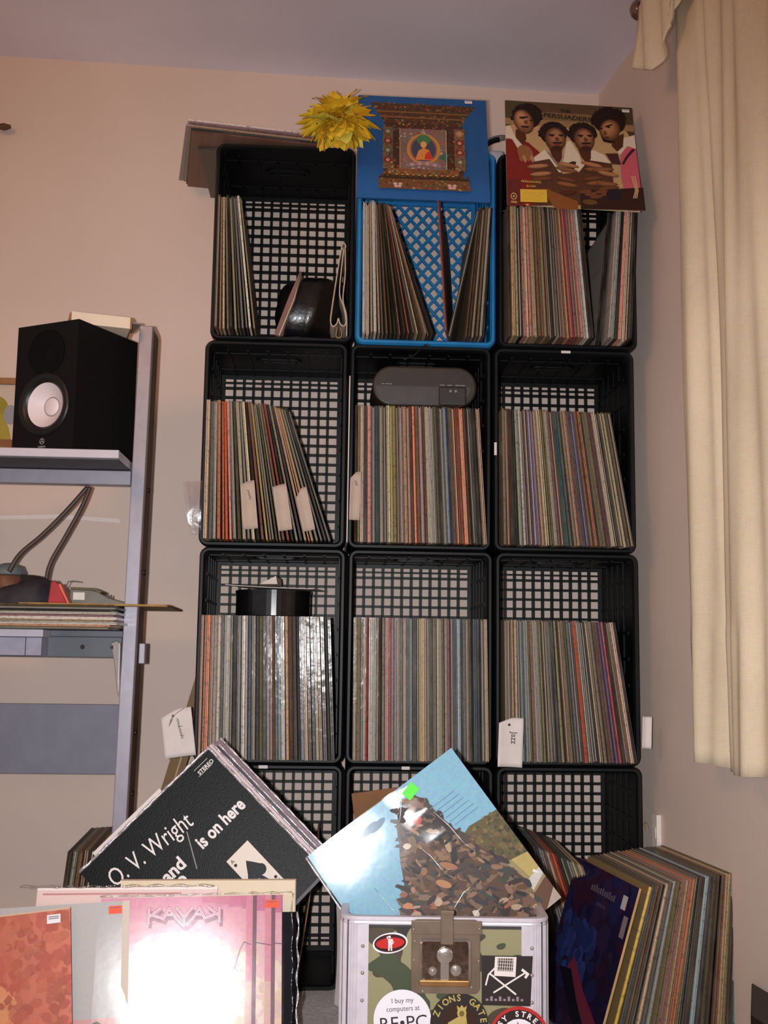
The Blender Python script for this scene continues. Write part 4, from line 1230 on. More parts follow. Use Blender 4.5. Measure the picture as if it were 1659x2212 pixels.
for (px, py) in ((785, 2043), (785, 2101), (785, 2160), (1150, 2043), (1150, 2101), (1150, 2160)):
    x, z = cpx(px, py)
    mb = MB(); mb.lathe([(0.0032, 0), (0.0030, 0.0012), (0.0018, 0.0022), (0.0004, 0.0025)], 12, mtx=Matrix.Translation((x, -0.0006, z)) @ Matrix.Rotation(PI / 2, 4, 'X'))
    obj('rivet', mb, CHROME, case, smooth=True)
# latch
lt = obj('latch', MB().prism_xz(rrect(0.112, 0.116, 0.010, 4, *[sum(v_) / 2 for v_ in zip(cpx(888, 1985), cpx(1040, 2140))])[::-1], -0.0028, 0.0016), BRONZE, case, bevel=0.001, label='butterfly latch in tinted steel')
x0, z1 = cpx(906, 2022); x1, z0 = cpx(1020, 2128)
mb = MB()
Po = rrect(x1 - x0, z1 - z0, 0.007, 4, (x0 + x1) / 2, (z0 + z1) / 2); Pi = rrect(x1 - x0 - 0.010, z1 - z0 - 0.010, 0.005, 4, (x0 + x1) / 2, (z0 + z1) / 2)
n = len(Po)
V = [(x, -0.0029, z) for x, z in Po] + [(x, -0.0062, z) for x, z in rrect(x1 - x0 - 0.004, z1 - z0 - 0.004, 0.006, 4, (x0 + x1) / 2, (z0 + z1) / 2)] + [(x, -0.0030, z) for x, z in Pi]
F = [(a_ * n + j, (a_ + 1) * n + j, (a_ + 1) * n + (j + 1) % n, a_ * n + (j + 1) % n) for a_ in (0, 1) for j in range(n)]
mb.add(V, F); obj('dish', mb, CHROME, lt, smooth=False)
mb = MB(); mb.prism_xz(rrect(x1 - x0 - 0.011, z1 - z0 - 0.011, 0.005, 4, (x0 + x1) / 2, (z0 + z1) / 2)[::-1], -0.0034, -0.0029); obj('dish_plate', mb, mat('mirror_steel', c(176, 164, 152), 0.12, metal=1.0, var=0.3, vscale=90, bmp=0.25, bscale=60), lt)
x0, z1 = cpx(889, 1984); x1, z0 = cpx(1042, 2014)
mb = MB(); mb.box(x0, x1, -0.0075, -0.0029, z0, z1); obj('top_plate', mb, BRONZE, lt, bevel=0.0015)
x0, z1 = cpx(952, 1961); x1, z0 = cpx(980, 2034)
mb = MB(); mb.box(x0, x1, -0.0125, -0.0076, z0, z1); mb.box(x0 - 0.001, x1 + 0.001, -0.0135, -0.004, z1 - 0.006, z1 + 0.001); obj('hasp', mb, BRONZE, lt, bevel=0.0015)
x0, z1 = cpx(906, 2112); x1, z0 = cpx(1016, 2126)
mb = MB(); mb.box(x0, x1, -0.0080, -0.0030, z0, z1); obj('lower_lip', mb, mat('brass', c(176, 132, 84), 0.3, metal=0.8), lt, bevel=0.002)
mb = MB()
for px, py, rr2 in ((962, 2060, 0.014), (936, 2094, 0.0075), (986, 2092, 0.0095)):
    x, z = cpx(px, py); mb.lathe([(rr2, 0), (rr2 * 0.9, 0.003), (rr2 * 0.5, 0.0045), (rr2 * 0.1, 0.005)], 16, mtx=Matrix.Translation((x, -0.003, z)) @ Matrix.Rotation(PI / 2, 4, 'X'))
x, z = cpx(962, 2080); mb.box(x - 0.007, x + 0.007, -0.0050, -0.003, z - 0.028, z + 0.026)
obj('turn_key', mb, CHROME, lt, smooth=False, bevel=0.0008)
for px, py in ((894, 2003), (1035, 2000), (897, 2030), (896, 2071), (1035, 2071), (915, 2137), (1020, 2128)):
    mb = MB(); x, z = cpx(px, py); mb.lathe([(0.0022, 0), (0.0016, 0.0013), (0.0003, 0.0016)], 10, mtx=Matrix.Translation((x, -0.0075 if py < 2010 else -0.0028, z)) @ Matrix.Rotation(PI / 2, 4, 'X'))
    obj('screw', mb, CHROME, lt, smooth=True)
# stickers
def stk(P, fill, label, fn, y=-0.0002):
    mb = MB(); mb.prism_xz(P[::-1], y - 0.0004, y, 0)
    o = obj('sticker', mb, fill, case, label=label)
    p = Print(y - 0.0006, 2e-6); fn(p); obj('sticker_print', p.mb, PRINT, o)
def circ(cx, cz, r_, n=40): return [(cx + r_ * math.cos(2 * PI * i / n), cz + r_ * math.sin(2 * PI * i / n)) for i in range(n)]
STK_W = mat('sticker_white', c(236, 232, 238), 0.4, var=0.02)
STK_K = mat('sticker_black', c(36, 28, 26), 0.4, var=0.1)
STK_R = mat('sticker_red', c(186, 40, 40), 0.4, var=0.05)
cx, cz = cpx(844, 2036)
def f1(p):
    p.ell(cx, cz, 0.0262, 0.0140, c(58, 20, 18), 6); p.ell(cx, cz, 0.0235, 0.0085, c(196, 40, 34), 6)
    W_ = c(236, 222, 220)
    p.ell(cx - 0.001, cz + 0.0096, 0.0018, 0.0022, W_); p.poly([(cx - 0.0034, cz - 0.001), (cx + 0.0030, cz - 0.001), (cx + 0.0032, cz + 0.0066), (cx - 0.0036, cz + 0.0066)], W_)
    p.poly([(cx - 0.0032, cz - 0.0120), (cx - 0.0008, cz - 0.0120), (cx, cz - 0.001), (cx - 0.0032, cz - 0.001)], W_); p.poly([(cx + 0.0012, cz - 0.0120), (cx + 0.0034, cz - 0.0120), (cx + 0.0030, cz - 0.001), (cx, cz - 0.001)], W_)
    p.line([(cx + 0.003, cz + 0.006), (cx + 0.0052, cz + 0.001), (cx + 0.003, cz - 0.0015)], 0.0015, W_); p.line([(cx - 0.0034, cz + 0.006), (cx - 0.0054, cz + 0.009), (cx - 0.0026, cz + 0.0105)], 0.0015, W_)
E_ = [(cx + 0.0285 * math.cos(2 * PI * i / 40) - 0, cz + 0.0162 * math.sin(2 * PI * i / 40) + 0.0285 * math.cos(2 * PI * i / 40) * 0.105) for i in range(40)]
stk(E_, STK_W, 'red oval sticker with a white standing figure', f1)
cx2, cz2 = cpx(872, 2200)
def f2(p):
    K_ = c(70, 66, 72)
    p.text('I buy my', cx2, cz2 + 0.026, 0.0115, K_, rot=4, align='c', fit=0.036)
    p.text('computers at', cx2 + 0.001, cz2 + 0.0135, 0.0115, K_, rot=4, align='c', fit=0.054)
    p.text('RE\u2022PC', cx2 + 0.002, cz2 - 0.0145, 0.029, c(60, 48, 52), rot=5, align='c', fit=0.078)
stk(circ(cx2, cz2, 0.0465), STK_W, 'round white sticker with grey serif text', f2, y=-0.0004)
cx3, cz3 = cpx(994, 2206)
def f3(p):
    G_ = c(186, 164, 96)
    p.ell(cx3, cz3, 0.0295, 0.0295, c(58, 38, 28))
    p.arc('ZIONS GATE', cx3, cz3, 0.0345, 0.0145, G_, 158, 8, off=0.02, sx=0.95)
    # a lion with a banner staff, in gold
    p.ell(cx3 + 0.004, cz3 + 0.016, 0.0075, 0.0080, G_); p.ell(cx3 + 0.004, cz3 + 0.0150, 0.0042, 0.0046, c(120, 100, 56))
    p.poly([(cx3 - 0.003, cz3 + 0.021), (cx3 + 0.011, cz3 + 0.021), (cx3 + 0.012, cz3 + 0.0275), (cx3 + 0.0075, cz3 + 0.024), (cx3 + 0.004, cz3 + 0.0285), (cx3 + 0.0005, cz3 + 0.024), (cx3 - 0.004, cz3 + 0.0275)], G_)
    p.poly([(cx3 - 0.020, cz3 - 0.012), (cx3 + 0.010, cz3 - 0.012), (cx3 + 0.011, cz3 + 0.010), (cx3 - 0.002, cz3 + 0.010), (cx3 - 0.018, cz3 + 0.001)], G_)
    p.line([(cx3 + 0.015, cz3 - 0.02), (cx3 + 0.009, cz3 + 0.02)], 0.0014, G_)
stk(circ(cx3, cz3, 0.0470), STK_K, 'round black sticker with gold lettering and a gold figure', f3, y=-0.0006)
cx4, cz4 = cpx(1122, 2236)
def f4(p):
    p.ell(cx4, cz4, 0.0440, 0.0440, c(52, 36, 36)); p.ell(cx4, cz4, 0.0300, 0.0300, c(240, 236, 240))
    p.arc('EASY STREET', cx4, cz4, 0.0335, 0.0118, c(238, 232, 234), 176, 14, off=0.03)
    P = []
    for i in range(10):
        r_ = 0.026 if i % 2 == 0 else 0.0105; a_ = math.radians(95 + 36 * i); P.append((cx4 + r_ * math.cos(a_), cz4 + r_ * math.sin(a_)))
    p.poly(P, c(206, 44, 50))
stk(circ(cx4, cz4, 0.0490), STK_R, 'round red and white sticker with a red star', f4, y=-0.0006)
x0, z1 = cpx(1042, 2060); x1, z0 = cpx(1152, 2168)
def f5(p):
    W_ = c(232, 222, 216)
    def u(a, b_): return (x0 + (x1 - x0) * a, z0 + (z1 - z0) * b_)
    p.poly([u(.24, .60), u(.66, .58), u(.68, .98), u(.26, .98)], W_); p.poly([u(.30, .70), u(.61, .69), u(.62, .95), u(.31, .95)], c(84, 70, 66))
    for k in range(7):
        p.line([u(.31 + .045 * k, .70), u(.31 + .045 * k + .02, .95)], 0.0007, W_)
    for k in range(4): p.line([u(.31, .72 + .065 * k), u(.62, .71 + .065 * k)], 0.0006, W_)
    p.line([u(.16, .64), u(.66, .24)], 0.0028, W_); p.line([u(.24, .27), u(.84, .66)], 0.0026, W_)
    p.line([u(.08, .42), u(.13, .62), u(.30, .80)], 0.0026, W_); p.line([u(.80, .72), u(.90, .64), u(.86, .58)], 0.0042, W_)
    for k in range(9): p.rect(*(u(.08 + .085 * k, 0)[0], u(.13 + .085 * k, 0)[0]), u(0, .10)[1], u(0, .10 + 0.045 * (1 + k % 2))[1], c(150, 130, 140))
stk([(x0, z0 + 0.001), (x1 - 0.004, z0), (x1, z1), (x0, z1)], STK_K, 'square black sticker with crossed picks and a basket', f5, y=-0.0002)

# ------------------------------------------------------------------ things on and in the crates
# flat pile on the top left crate
zt = 4 * CH + 0.0005
flat = [(-0.040, -0.030, 0.0, 0.005, 'br', 'brown album, lowest of the flat pile on the top left crate'), (-0.046, -0.106, 9.0, 0.005, 'ru', 'rust orange album, second lowest of the flat pile on the top crate'),
        (-0.048, -0.108, 9.2, 0.0045, 'gn', 'green edged album, third from bottom of the flat pile on the top crate'), (-0.052, -0.112, 9.6, 0.0045, 'tn', 'tan album in the middle of the flat pile on the top crate'),
        (-0.060, -0.106, 10.6, 0.0055, 'gy', 'grey album, third from top of the flat pile on the top crate'), (-0.052, -0.108, 9.2, 0.0045, 'mv', 'mauve album, second from top of the flat pile on the top crate'), (-0.056, -0.110, 9.0, 0.0045, 'wh', 'shiny white edged album on top of the flat pile, beside the yellow flower')]
z = zt
for (x, y, rz, tk, key, lab) in flat:
    m = Matrix.Translation((x + 0.000, y + 0.050, z)) @ Matrix.Rotation(math.radians(rz), 4, 'Z') @ Matrix(((0, 0, 1, 0), (0, 1, 0, 0), (-1, 0, 0, 0), (0, 0, 0, 1)))
    m = m @ Matrix.Translation((-tk, 0, 0))
    record(m, key, tk, 'in the flat pile on top', 1 if key in ('wh', 'gy') else 0, 0, lab)
    z += tk + 0.0004
# yellow flower
YEL = [mat('petal_yellow', c(232, 196, 44), 0.7, var=0.15, vscale=60), mat('petal_gold', c(222, 176, 28), 0.7, var=0.15, vscale=60), mat('petal_lemon', c(222, 208, 84), 0.7, var=0.15, vscale=60)]
fl_ = thing('artificial_flower', 'big ragged yellow artificial flower on top of the crates', 'flower', (0.297, -0.135, 1.937))
petals = []
for mi in range(3):
    mb = MB()
    def pf(u, v):
        L = 0.094; wd = 0.021 * math.sin(PI * min(1, (v * 0.93 + 0.07))) ** 0.7
        x = (u - 0.5) * 2 * wd
        return (x, v * L, 0.012 * math.sin(v * 2.6) + 0.25 * abs(x) + 0.0022 * math.sin(v * 14 + u * 5))
    mb.grid(pf, 4, 6); petals.append(mb.mesh('petal', [YEL[mi]], True))
RF = random.Random(4)
for i in range(190):
    zz = 1 - 2 * (i + 0.5) / 190; a = i * 2.39996
    d = Vector((math.cos(a) * math.sqrt(1 - zz * zz), math.sin(a) * math.sqrt(1 - zz * zz), zz))
    o = bpy.data.objects.new('petal', petals[RF.choice((0, 0, 1, 1, 2))]); COL.objects.link(o); o.parent = fl_
    rot = d.to_track_quat('Y', 'Z').to_matrix().to_4x4()
    s_ = RF.uniform(0.72, 1.1)
    o.matrix_local = Matrix.Diagonal((1.02, 0.60, 0.70, 1)) @ rot @ Matrix.Rotation(RF.uniform(-0.8, 0.8), 4, 'Y') @ Matrix.Diagonal((s_, s_, s_, 1))
mb = MB(); mb.lathe([(0.002, -0.03), (0.022, -0.02), (0.028, 0), (0.022, 0.02), (0.002, 0.03)], 12); obj('flower_core', mb, YEL[1], fl_, smooth=True)
mb = MB(); mb.tube([(0, 0.0, -0.005), (0.006, 0.05, -0.002), (0.014, 0.12, -0.0008), (0.016, 0.22, -0.0008)], 0.0028, 8); obj('stem', mb, mat('stem_green', c(70, 96, 48), 0.7), fl_)
# odd white and black thing between the two display albums
it_ = thing('headphones', 'white and grey headphone-like object with a black band between the two display albums', 'headphones', (0.668, 0.11, 4 * CH))
mb = MB(); mb.box(-0.012, 0.045, -0.03, 0.03, 0.0005, 0.055); obj('ear_cup', mb, mat('white_plastic', c(206, 200, 204), 0.5), it_, bevel=0.008, seg=3)
mb = MB(); mb.tube([(-0.012 + 0.06 * (1 - math.cos(t_)), -0.005, 0.045 + 0.055 * math.sin(t_)) for t_ in [PI * 0.5 * i / 10 + 0.05 for i in range(11)]], 0.007, 8); obj('head_band', mb, mat('grey_band', c(130, 120, 116), 0.5), it_, smooth=True)
mb = MB(); mb.tube([(-0.006 + 0.05 * (1 - math.cos(t_)), -0.012, 0.05 + 0.042 * math.sin(t_)) for t_ in [PI * 0.45 * i / 8 for i in range(9)]], 0.0065, 8); obj('band_padding', mb, BLACK_PL, it_, smooth=True)
# top left crate: booklet, black bag, folded paper
base = K(0, 0)
bk = thing('booklet', 'thin mauve brown booklet leaning right in the top left crate', 'booklet', base + Vector((0.150, -0.03, 0.0126)), (0, math.radians(19), 0))
mb = MB()
mb.prism_xz([(0, 0), (0.010, 0.0), (0.012, 0.10), (0.003, 0.168), (0.0, 0.10)], 0, 0.21); obj('cover', mb, mat('mauve_paper', c(126, 88, 82), 0.5), bk)
mb = MB(); mb.prism_xz([(0.0102, 0.002), (0.0125, 0.002), (0.014, 0.10), (0.0052, 0.166), (0.0125, 0.10)], -0.001, 0.208); obj('pages', mb, PAPER, bk)
BAG = mat('black_bag_film', c(15, 14, 16), 0.34, bmp=1.0, bscale=45, coat=0.25)
mb = MB()
def bagf(u, v):
    a = 2 * PI * u; ph = PI * v
    cx_ = 0.078 + 0.016 * math.sin(3 * a + 4 * v)
    x = cx_ * math.cos(a) * math.sin(ph) ** 0.6
    y = 0.085 * math.sin(a) * math.sin(ph) ** 0.6
    z = -math.cos(ph)
    zz = 0.082 + 0.082 * z
    return (x + 0.26 * (zz - 0.05) + 0.004 * math.sin(9 * a + 12 * v), y + 0.004 * math.sin(7 * a), max(0.0, zz))
mb.grid(bagf, 36, 20)
o = obj('black_bag', mb, BAG, None, smooth=True); o.location = base + Vector((0.213, 0.07, 0.0128))
tag(o, 'crumpled shiny black bag slumped in the top left crate', 'bag')
fp = thing('folded_newspaper', 'folded newsprint bundle with looped ends at right of the top left crate', 'paper', base + Vector((0.292, -0.035, 0.0126)), (0, 0, 0))
def ribbon(pts, y0, y1, th=0.0012):
    mb = MB()
    Q = []
    pts = [Vector(p_) for p_ in pts]
    L_s, R_s = [], []
    for i, p_ in enumerate(pts):
        d = (pts[min(i + 1, len(pts) - 1)] - pts[max(i - 1, 0)]).normalized()
        n_ = Vector((-d[1], d[0])) * th
        L_s.append(p_ + n_); R_s.append(p_ - n_)
    for i in range(len(pts) - 1):
        mb.prism_xz([tuple(L_s[i]), tuple(L_s[i + 1]), tuple(R_s[i + 1]), tuple(R_s[i])], y0, y1)
    return mb
def curve(P, n=10):
    out = []
    P = [P[0]] + P + [P[-1]]
    for i in range(1, len(P) - 2):
        p0, p1, p2, p3 = [Vector(a_) for a_ in P[i - 1:i + 3]]
        for k in range(n):
            t_ = k / n
            out.append(0.5 * ((2 * p1) + (-p0 + p2) * t_ + (2 * p0 - 5 * p1 + 4 * p2 - p3) * t_ ** 2 + (-p0 + 3 * p1 - 3 * p2 + p3) * t_ ** 3))
    out.append(Vector(P[-2])); return out
NEWS = mat('newsprint', c(190, 172, 152), 0.85, var=0.15, vscale=90)
obj('fold', ribbon(curve([(0.016, 0.226), (0.010, 0.218), (0.014, 0.210), (0.020, 0.216), (0.016, 0.226)], 6), 0, 0.17), NEWS, fp)
obj('fold', ribbon(curve([(0.010, 0.212), (0.000, 0.14), (-0.009, 0.07), (-0.012, 0.035), (-0.006, 0.022), (0.003, 0.030), (0.006, 0.042), (0.010, 0.030), (0.018, 0.024), (0.024, 0.034), (0.018, 0.07), (0.008, 0.10), (0.010, 0.15), (0.016, 0.212)], 8), 0, 0.17), NEWS, fp)
obj('fold', ribbon(curve([(0.019, 0.212), (0.020, 0.15), (0.016, 0.09), (0.025, 0.05), (0.026, 0.001)], 8), 0.004, 0.165), NEWS, fp)
obj('fold', ribbon(curve([(0.004, 0.024), (0.002, 0.001), (0.014, 0.001), (0.012, 0.022)], 6), 0.01, 0.16), mat('tan_paper', c(150, 118, 84), 0.8), fp)
# rounded black device on the second row records
base = K(1, 1)
dv = thing('portable_stereo', 'rounded black portable device lying on the records in the second row middle crate', 'device', base + Vector((0.052, -0.062, 0.3268)))
mb = MB(); mb.prism_xz(rrect(0.240, 0.094, 0.045, 10, 0.120, 0.0475)[::-1], 0, 0.17); obj('body', mb, mat('charcoal_plastic', c(46, 36, 28), 0.5, var=0.15), dv, bevel=0.006, seg=3)
mb = MB(); mb.prism_xz([(0.006, 0.046), (0.226, 0.046), (0.222, 0.030), (0.206, 0.011), (0.19, 0.004), (0.045, 0.004), (0.022, 0.014), (0.010, 0.030)][::1], -0.0014, 0.0005); obj('lower_panel', mb, mat('grey_front', c(66, 60, 60), 0.55), dv)
mb = MB(); mb.box(0.152, 0.215, -0.012, 0.0, 0.002, 0.046); obj('socket_block', mb, mat('dark_block', c(40, 34, 34), 0.5), dv, bevel=0.004)
mb = MB()
for x in (0.021, 0.030, 0.038): mb.box(x, x + 0.006, -0.0022, 0, 0.0495, 0.0515)
for x in (0.155, 0.172, 0.190, 0.202): mb.box(x, x + 0.011, -0.0022, 0, 0.0495, 0.0515)
obj('button', mb, CHROME, dv)
mb = MB()
for x in (0.178, 0.190): mb.lathe([(0.003, 0), (0.003, 0.002), (0.0015, 0.002)], 10, mtx=Matrix.Translation((x, -0.012, 0.034)) @ Matrix.Rotation(PI / 2, 4, 'X'))
obj('jack_socket', mb, CHROME, dv)
mb = MB(); mb.tube([Vector((p_[0], -0.022, p_[1])) for p_ in curve([(0.125, 0.44), (0.15, 0.452), (0.168, 0.470), (0.180, 0.478), (0.19, 0.47)], 6)], 0.0018, 6)
o = obj('cable_loop', mb, BLACK_PL, None); o.location = base + Vector((0, 0, 0.006)); tag(o, 'black wire looped over the rim below the blue crate', 'cable')
# canister and papers, third row left
base = K(0, 2)
cn = thing('canister', 'short round black canister on the records in the third row left crate', 'canister', base + Vector((0.165, 0.075, 0.3275)))
mb = MB(); mb.lathe([(0.002, 0), (0.084, 0), (0.087, 0.002), (0.087, 0.054)], 48); obj('body', mb, mat('gloss_black', c(18, 18, 20), 0.18, coat=0.5), cn, smooth=False)
mb = MB(); mb.lathe([(0.0885, 0.0542), (0.0885, 0.060), (0.086, 0.061), (0.002, 0.061)], 48); obj('lid', mb, MATS['gloss_black'], cn)
mb = MB()
mb.grid(lambda u, v: (-0.105 + 0.20 * u + 0.03 * v, -0.09 + 0.17 * v, 0.0625 + 0.006 * (1 - u) * (1 - u) + 0.003 * v), 8, 6)
o = obj('paper_sheet', mb, WHITE_CARD); o.location = cn.location; s_ = o.modifiers.new('thickness', 'SOLIDIFY'); s_.thickness = 0.0012; s_.offset = 1
tag(o, 'wide white sheet of paper drooping over the black canister', 'paper')
mb = MB(); mb.add([(-0.03, -0.06, 0.0735), (0.012, -0.075, 0.0735), (0.018, 0.03, 0.074), (-0.02, 0.035, 0.074), (0.008, -0.07, 0.092), (0.016, 0.02, 0.090)], [(0, 1, 2, 3), (0, 4, 5, 3), (1, 4, 0), (2, 1, 4, 5), (3, 5, 2)])
o = obj('paper_scrap', mb, WHITE_CARD); o.location = cn.location; tag(o, 'small folded white paper on top of the canister sheet', 'paper')

# divider cards
TAN_CARD = mat('tan_card', c(186, 166, 150), 0.75, var=0.06)
def divider(label, mtx, wd, h, cut=0.0, txt=None, hole=False, string=False, bend=0.006, tsize=0.018, trot=-90, cm=None):
    r = thing('divider_card', label, 'divider card', mtx=mtx)
    mb = MB()
    nu, nv = 8, 10
    def f_(u, v):
        x = wd * u; z = h * v
        return (x, bend * math.sin(PI * u * 0.9) - bend * 0.4 * u, z)
    if cut:
        # clipped top left corner
        def f_(u, v):
            x = wd * u; zt_ = h - cut * max(0, 1 - u / 0.55)
            return (x, bend * math.sin(PI * u * 0.9), zt_ * v)
    mb.grid(f_, nu, nv)
    o = obj('card', mb, cm or WHITE_CARD, r, smooth=True)
    s_ = o.modifiers.new('thickness', 'SOLIDIFY'); s_.thickness = 0.0012
    yo = -0.004
    if txt == '~':      # an unreadable scrawl running down the card
        p = Print(yo); rs_ = random.Random(int(wd * 1e4)); k_ = int(tsize * 1000)
        pts = [(wd * 0.52 + (0.0022 if i % 2 else -0.0020) * rs_.uniform(0.5, 1.3) + 0.00035 * i, h * 0.80 - 0.0022 * i) for i in range(k_)]
        p.line(pts, 0.0010, c(52, 48, 52))
        if k_ > 12:
            x_, z_ = pts[8]; p.line([(x_, z_), (x_ + 0.0095, z_ - 0.0004)], 0.0011, c(52, 48, 52))
            x_, z_ = pts[-4]; p.line([(x_ - 0.004, z_ + 0.001), (x_ + 0.004, z_ - 0.001)], 0.0011, c(52, 48, 52))
        obj('handwriting', p.mb, PRINT, r)
    elif txt:
        p = Print(yo); p.text(txt, wd * 0.50, h * 0.72, tsize, c(40, 38, 40), rot=trot, sx=0.9); obj('handwriting', p.mb, PRINT, r)
    if hole:
        p = Print(yo); p.ell(wd * 0.40, h * 0.86, 0.0030, 0.0030, c(60, 54, 44)); obj('punch_hole', p.mb, PRINT, r)
    if string:
        mb = MB(); mb.tube([(wd * 0.40, -0.006, h * 0.86), (wd * 0.33, -0.007, h * 0.77), (wd * 0.24, -0.006, h * 0.66)], [0.0008, 0.0022, 0.0006], 6); mb.tube([(wd * 0.40, -0.006, h * 0.86), (wd * 0.60, -0.006, h * 0.93), (wd * 0.8, -0.004, h)], 0.0007, 5)
        obj('string', mb, mat('string', c(150, 136, 116), 0.8), r)
    return r
divider('white divider tag with string and dark handwriting, hanging left of the third row left crate', Matrix.Translation((-0.0500, -0.070, CH + 0.0135)) @ Matrix.Rotation(math.radians(-8), 4, 'Y'), 0.066, 0.104, 0.016, '~', True, True, tsize=0.021)
divider('white divider tag handwritten Jazz, at left end of the third row right records', Matrix.Translation((2 * PX - 0.003, -0.095, CH + 0.006)) @ Matrix.Rotation(math.radians(2), 4, 'Y'), 0.054, 0.106, 0.012, 'Jazz', True, False, tsize=0.019)
divider('white card poking out behind the last records of the third row right crate', Matrix.Translation((3 * PX - 0.010, -0.060, CH + 0.045)) @ Matrix.Rotation(math.radians(2), 4, 'Y'), 0.020, 0.070, 0.0)
base = K(0, 1)
divider('pale paper divider with vertical writing, leftmost of three in the second row left crate', Matrix.Translation(base + Vector((0.108, -0.094, 0.032))) @ Matrix.Rotation(math.radians(-6), 4, 'Y'), 0.031, 0.108, 0.008, '~', tsize=0.011, cm=TAN_CARD)
divider('tan paper divider, middle of three in the second row left crate', Matrix.Translation(base + Vector((0.185, -0.090, 0.030))) @ Matrix.Rotation(math.radians(-9), 4, 'Y'), 0.030, 0.104, 0.004, cm=TAN_CARD)
divider('torn pale paper divider, rightmost of three in the second row left crate', Matrix.Translation(base + Vector((0.240, -0.090, 0.030))) @ Matrix.Rotation(math.radians(-13), 4, 'Y'), 0.026, 0.098, 0.02, cm=TAN_CARD)
divider('pale paper divider with a pen mark, at left of the second row middle crate', Matrix.Translation(K(1, 1) + Vector((0.0035, -0.080, 0.060))) @ Matrix.Rotation(math.radians(1), 4, 'Y'), 0.023, 0.110, 0.016, '~', tsize=0.006, cm=TAN_CARD)
# clear bag flap sticking out left of the second row
mb = MB(); mb.grid(lambda u, v: (-0.045 * u * (0.5 + 0.5 * v) + 0.002, -0.10 - 0.01 * math.sin(3 * v), 0.02 + 0.118 * v - 0.004 * u), 6, 8)
o = obj('plastic_flap', mb, mat_film('loose_film', 0.25, 0.3, 40, 0.12, (0.93, 0.92, 0.95, 1)), None, smooth=True); o.location = K(0, 1)
o.location.x += 0.013
tag(o, 'loose clear plastic bag flap left of the second row left crate', 'plastic bag')
# long brown board leaning on the tower
bd = thing('leaning_board', 'long narrow brown board leaning against the left side of the crates', 'board', (-0.1985, 0.165, 0.0045), (0, math.radians(15.2), 0))
mb = MB(); mb.box(0, 0.040, 0, 0.012, 0, 0.765); obj('board', mb, mat('brown_wood', c(126, 92, 50), 0.6, var=0.25, vscale=12), bd)
mb = MB(); mb.box(0.022, 0.026, -0.002, 0.0, 0.002, 0.755); obj('edge_strip', mb, mat('light_wood', c(190, 160, 116), 0.6), bd)

# ------------------------------------------------------------------ desk unit, speaker, desk things
STEEL = mat('grey_paint', c(158, 154, 164), 0.38, metal=0.35, var=0.06, vscale=40, bmp=0.04, bscale=500)
STEEL_D = mat('dark_grey_paint', c(92, 94, 102), 0.45, metal=0.2, var=0.08)
LAM = mat('pale_laminate', c(196, 190, 200), 0.45, var=0.04)
PSIDE = mat('brown_side', c(100, 76, 62), 0.6, var=0.2)
dk = thing('desk_unit', 'grey steel desk unit with post, speaker shelf and lower panel at left edge', 'desk', (0, 0, 0))
lean = math.radians(0.65)
mb = MB(); mb.box(-0.146, -0.1165, -0.090, -0.012, 0.0, 1.455)
po = obj('post', mb, STEEL, dk, bevel=0.002)
po.matrix_local = Matrix.Translation((-0.012, 0, 0)) @ Matrix.Rotation(lean, 4, 'Y')
mb = MB(); mb.box(-0.1163, -0.1145, -0.084, -0.016, 0.01, 1.445); ps = obj('side_trim', mb, PSIDE, po, label='brown side face of the post')
mb = MB()
for zz in (0.42, 0.55, 0.90, 1.085): mb.lathe([(0.006, 0), (0.006, 0.003), (0.003, 0.005)], 10, mtx=Matrix.Translation((-0.1145, -0.05, zz)) @ Matrix.Rotation(PI / 2, 4, 'Y'))
obj('bolt', mb, mat('dark_bolt', c(50, 40, 36), 0.4, metal=0.6), po)
mb = MB(); mb.box(-1.1, -0.150, -0.220, 0.12, 1.129, 1.147); obj('upper_shelf', mb, LAM, dk, bevel=0.002)
mb = MB(); mb.box(-1.1, -0.152, -0.217, 0.118, 1.126, 1.1288); obj('shelf_shade_sheet', mb, mat('underside_shade', c(78, 78, 84), 0.6), dk)  # thin sheet added below the shelf, its dark colour standing in for shade
mb = MB(); mb.box(-1.1, -0.147, -0.088, -0.058, 1.092, 1.124); obj('shelf_rail', mb, STEEL, dk, bevel=0.002)
mb = MB(); mb.box(-1.1, -0.1505, -0.085, 0.16, 0.758, 0.770); obj('desk_top', mb, STEEL_D, dk)
mb = MB(); mb.box(-1.1, -0.1505, -0.088, -0.070, 0.712, 0.7575); obj('front_rail', mb, STEEL_D, dk, bevel=0.002)
mb = MB(); mb.box(-1.1, -0.305, -0.150, -0.0885, 0.755, 0.7705); obj('ledge', mb, LAM, dk, bevel=0.001)
mb = MB(); mb.box(-1.1, -0.342, -0.146, -0.0885, 0.716, 0.7535); mb.box(-0.3405, -0.308, -0.146, -0.0885, 0.716, 0.7535); obj('drawer_front', mb, mat('lilac_grey', c(158, 154, 172), 0.45), dk, bevel=0.001)
mb = MB(); mb.box(-1.1, -0.152, -0.080, -0.070, 0.464, 0.612); obj('back_panel', mb, mat('slate_panel', c(110, 112, 126), 0.55, var=0.06, bmp=0.1, bscale=400), dk, bevel=0.0015)
mb = MB(); mb.prism_xz([(-0.172, 0.745), (-0.160, 0.750), (-0.151, 0.745), (-0.150, 0.66), (-0.150, 0.628), (-0.154, 0.640), (-0.163, 0.70)][::-1], -0.102, -0.0905); obj('gusset', mb, CHROME, dk, bevel=0.004, seg=3)
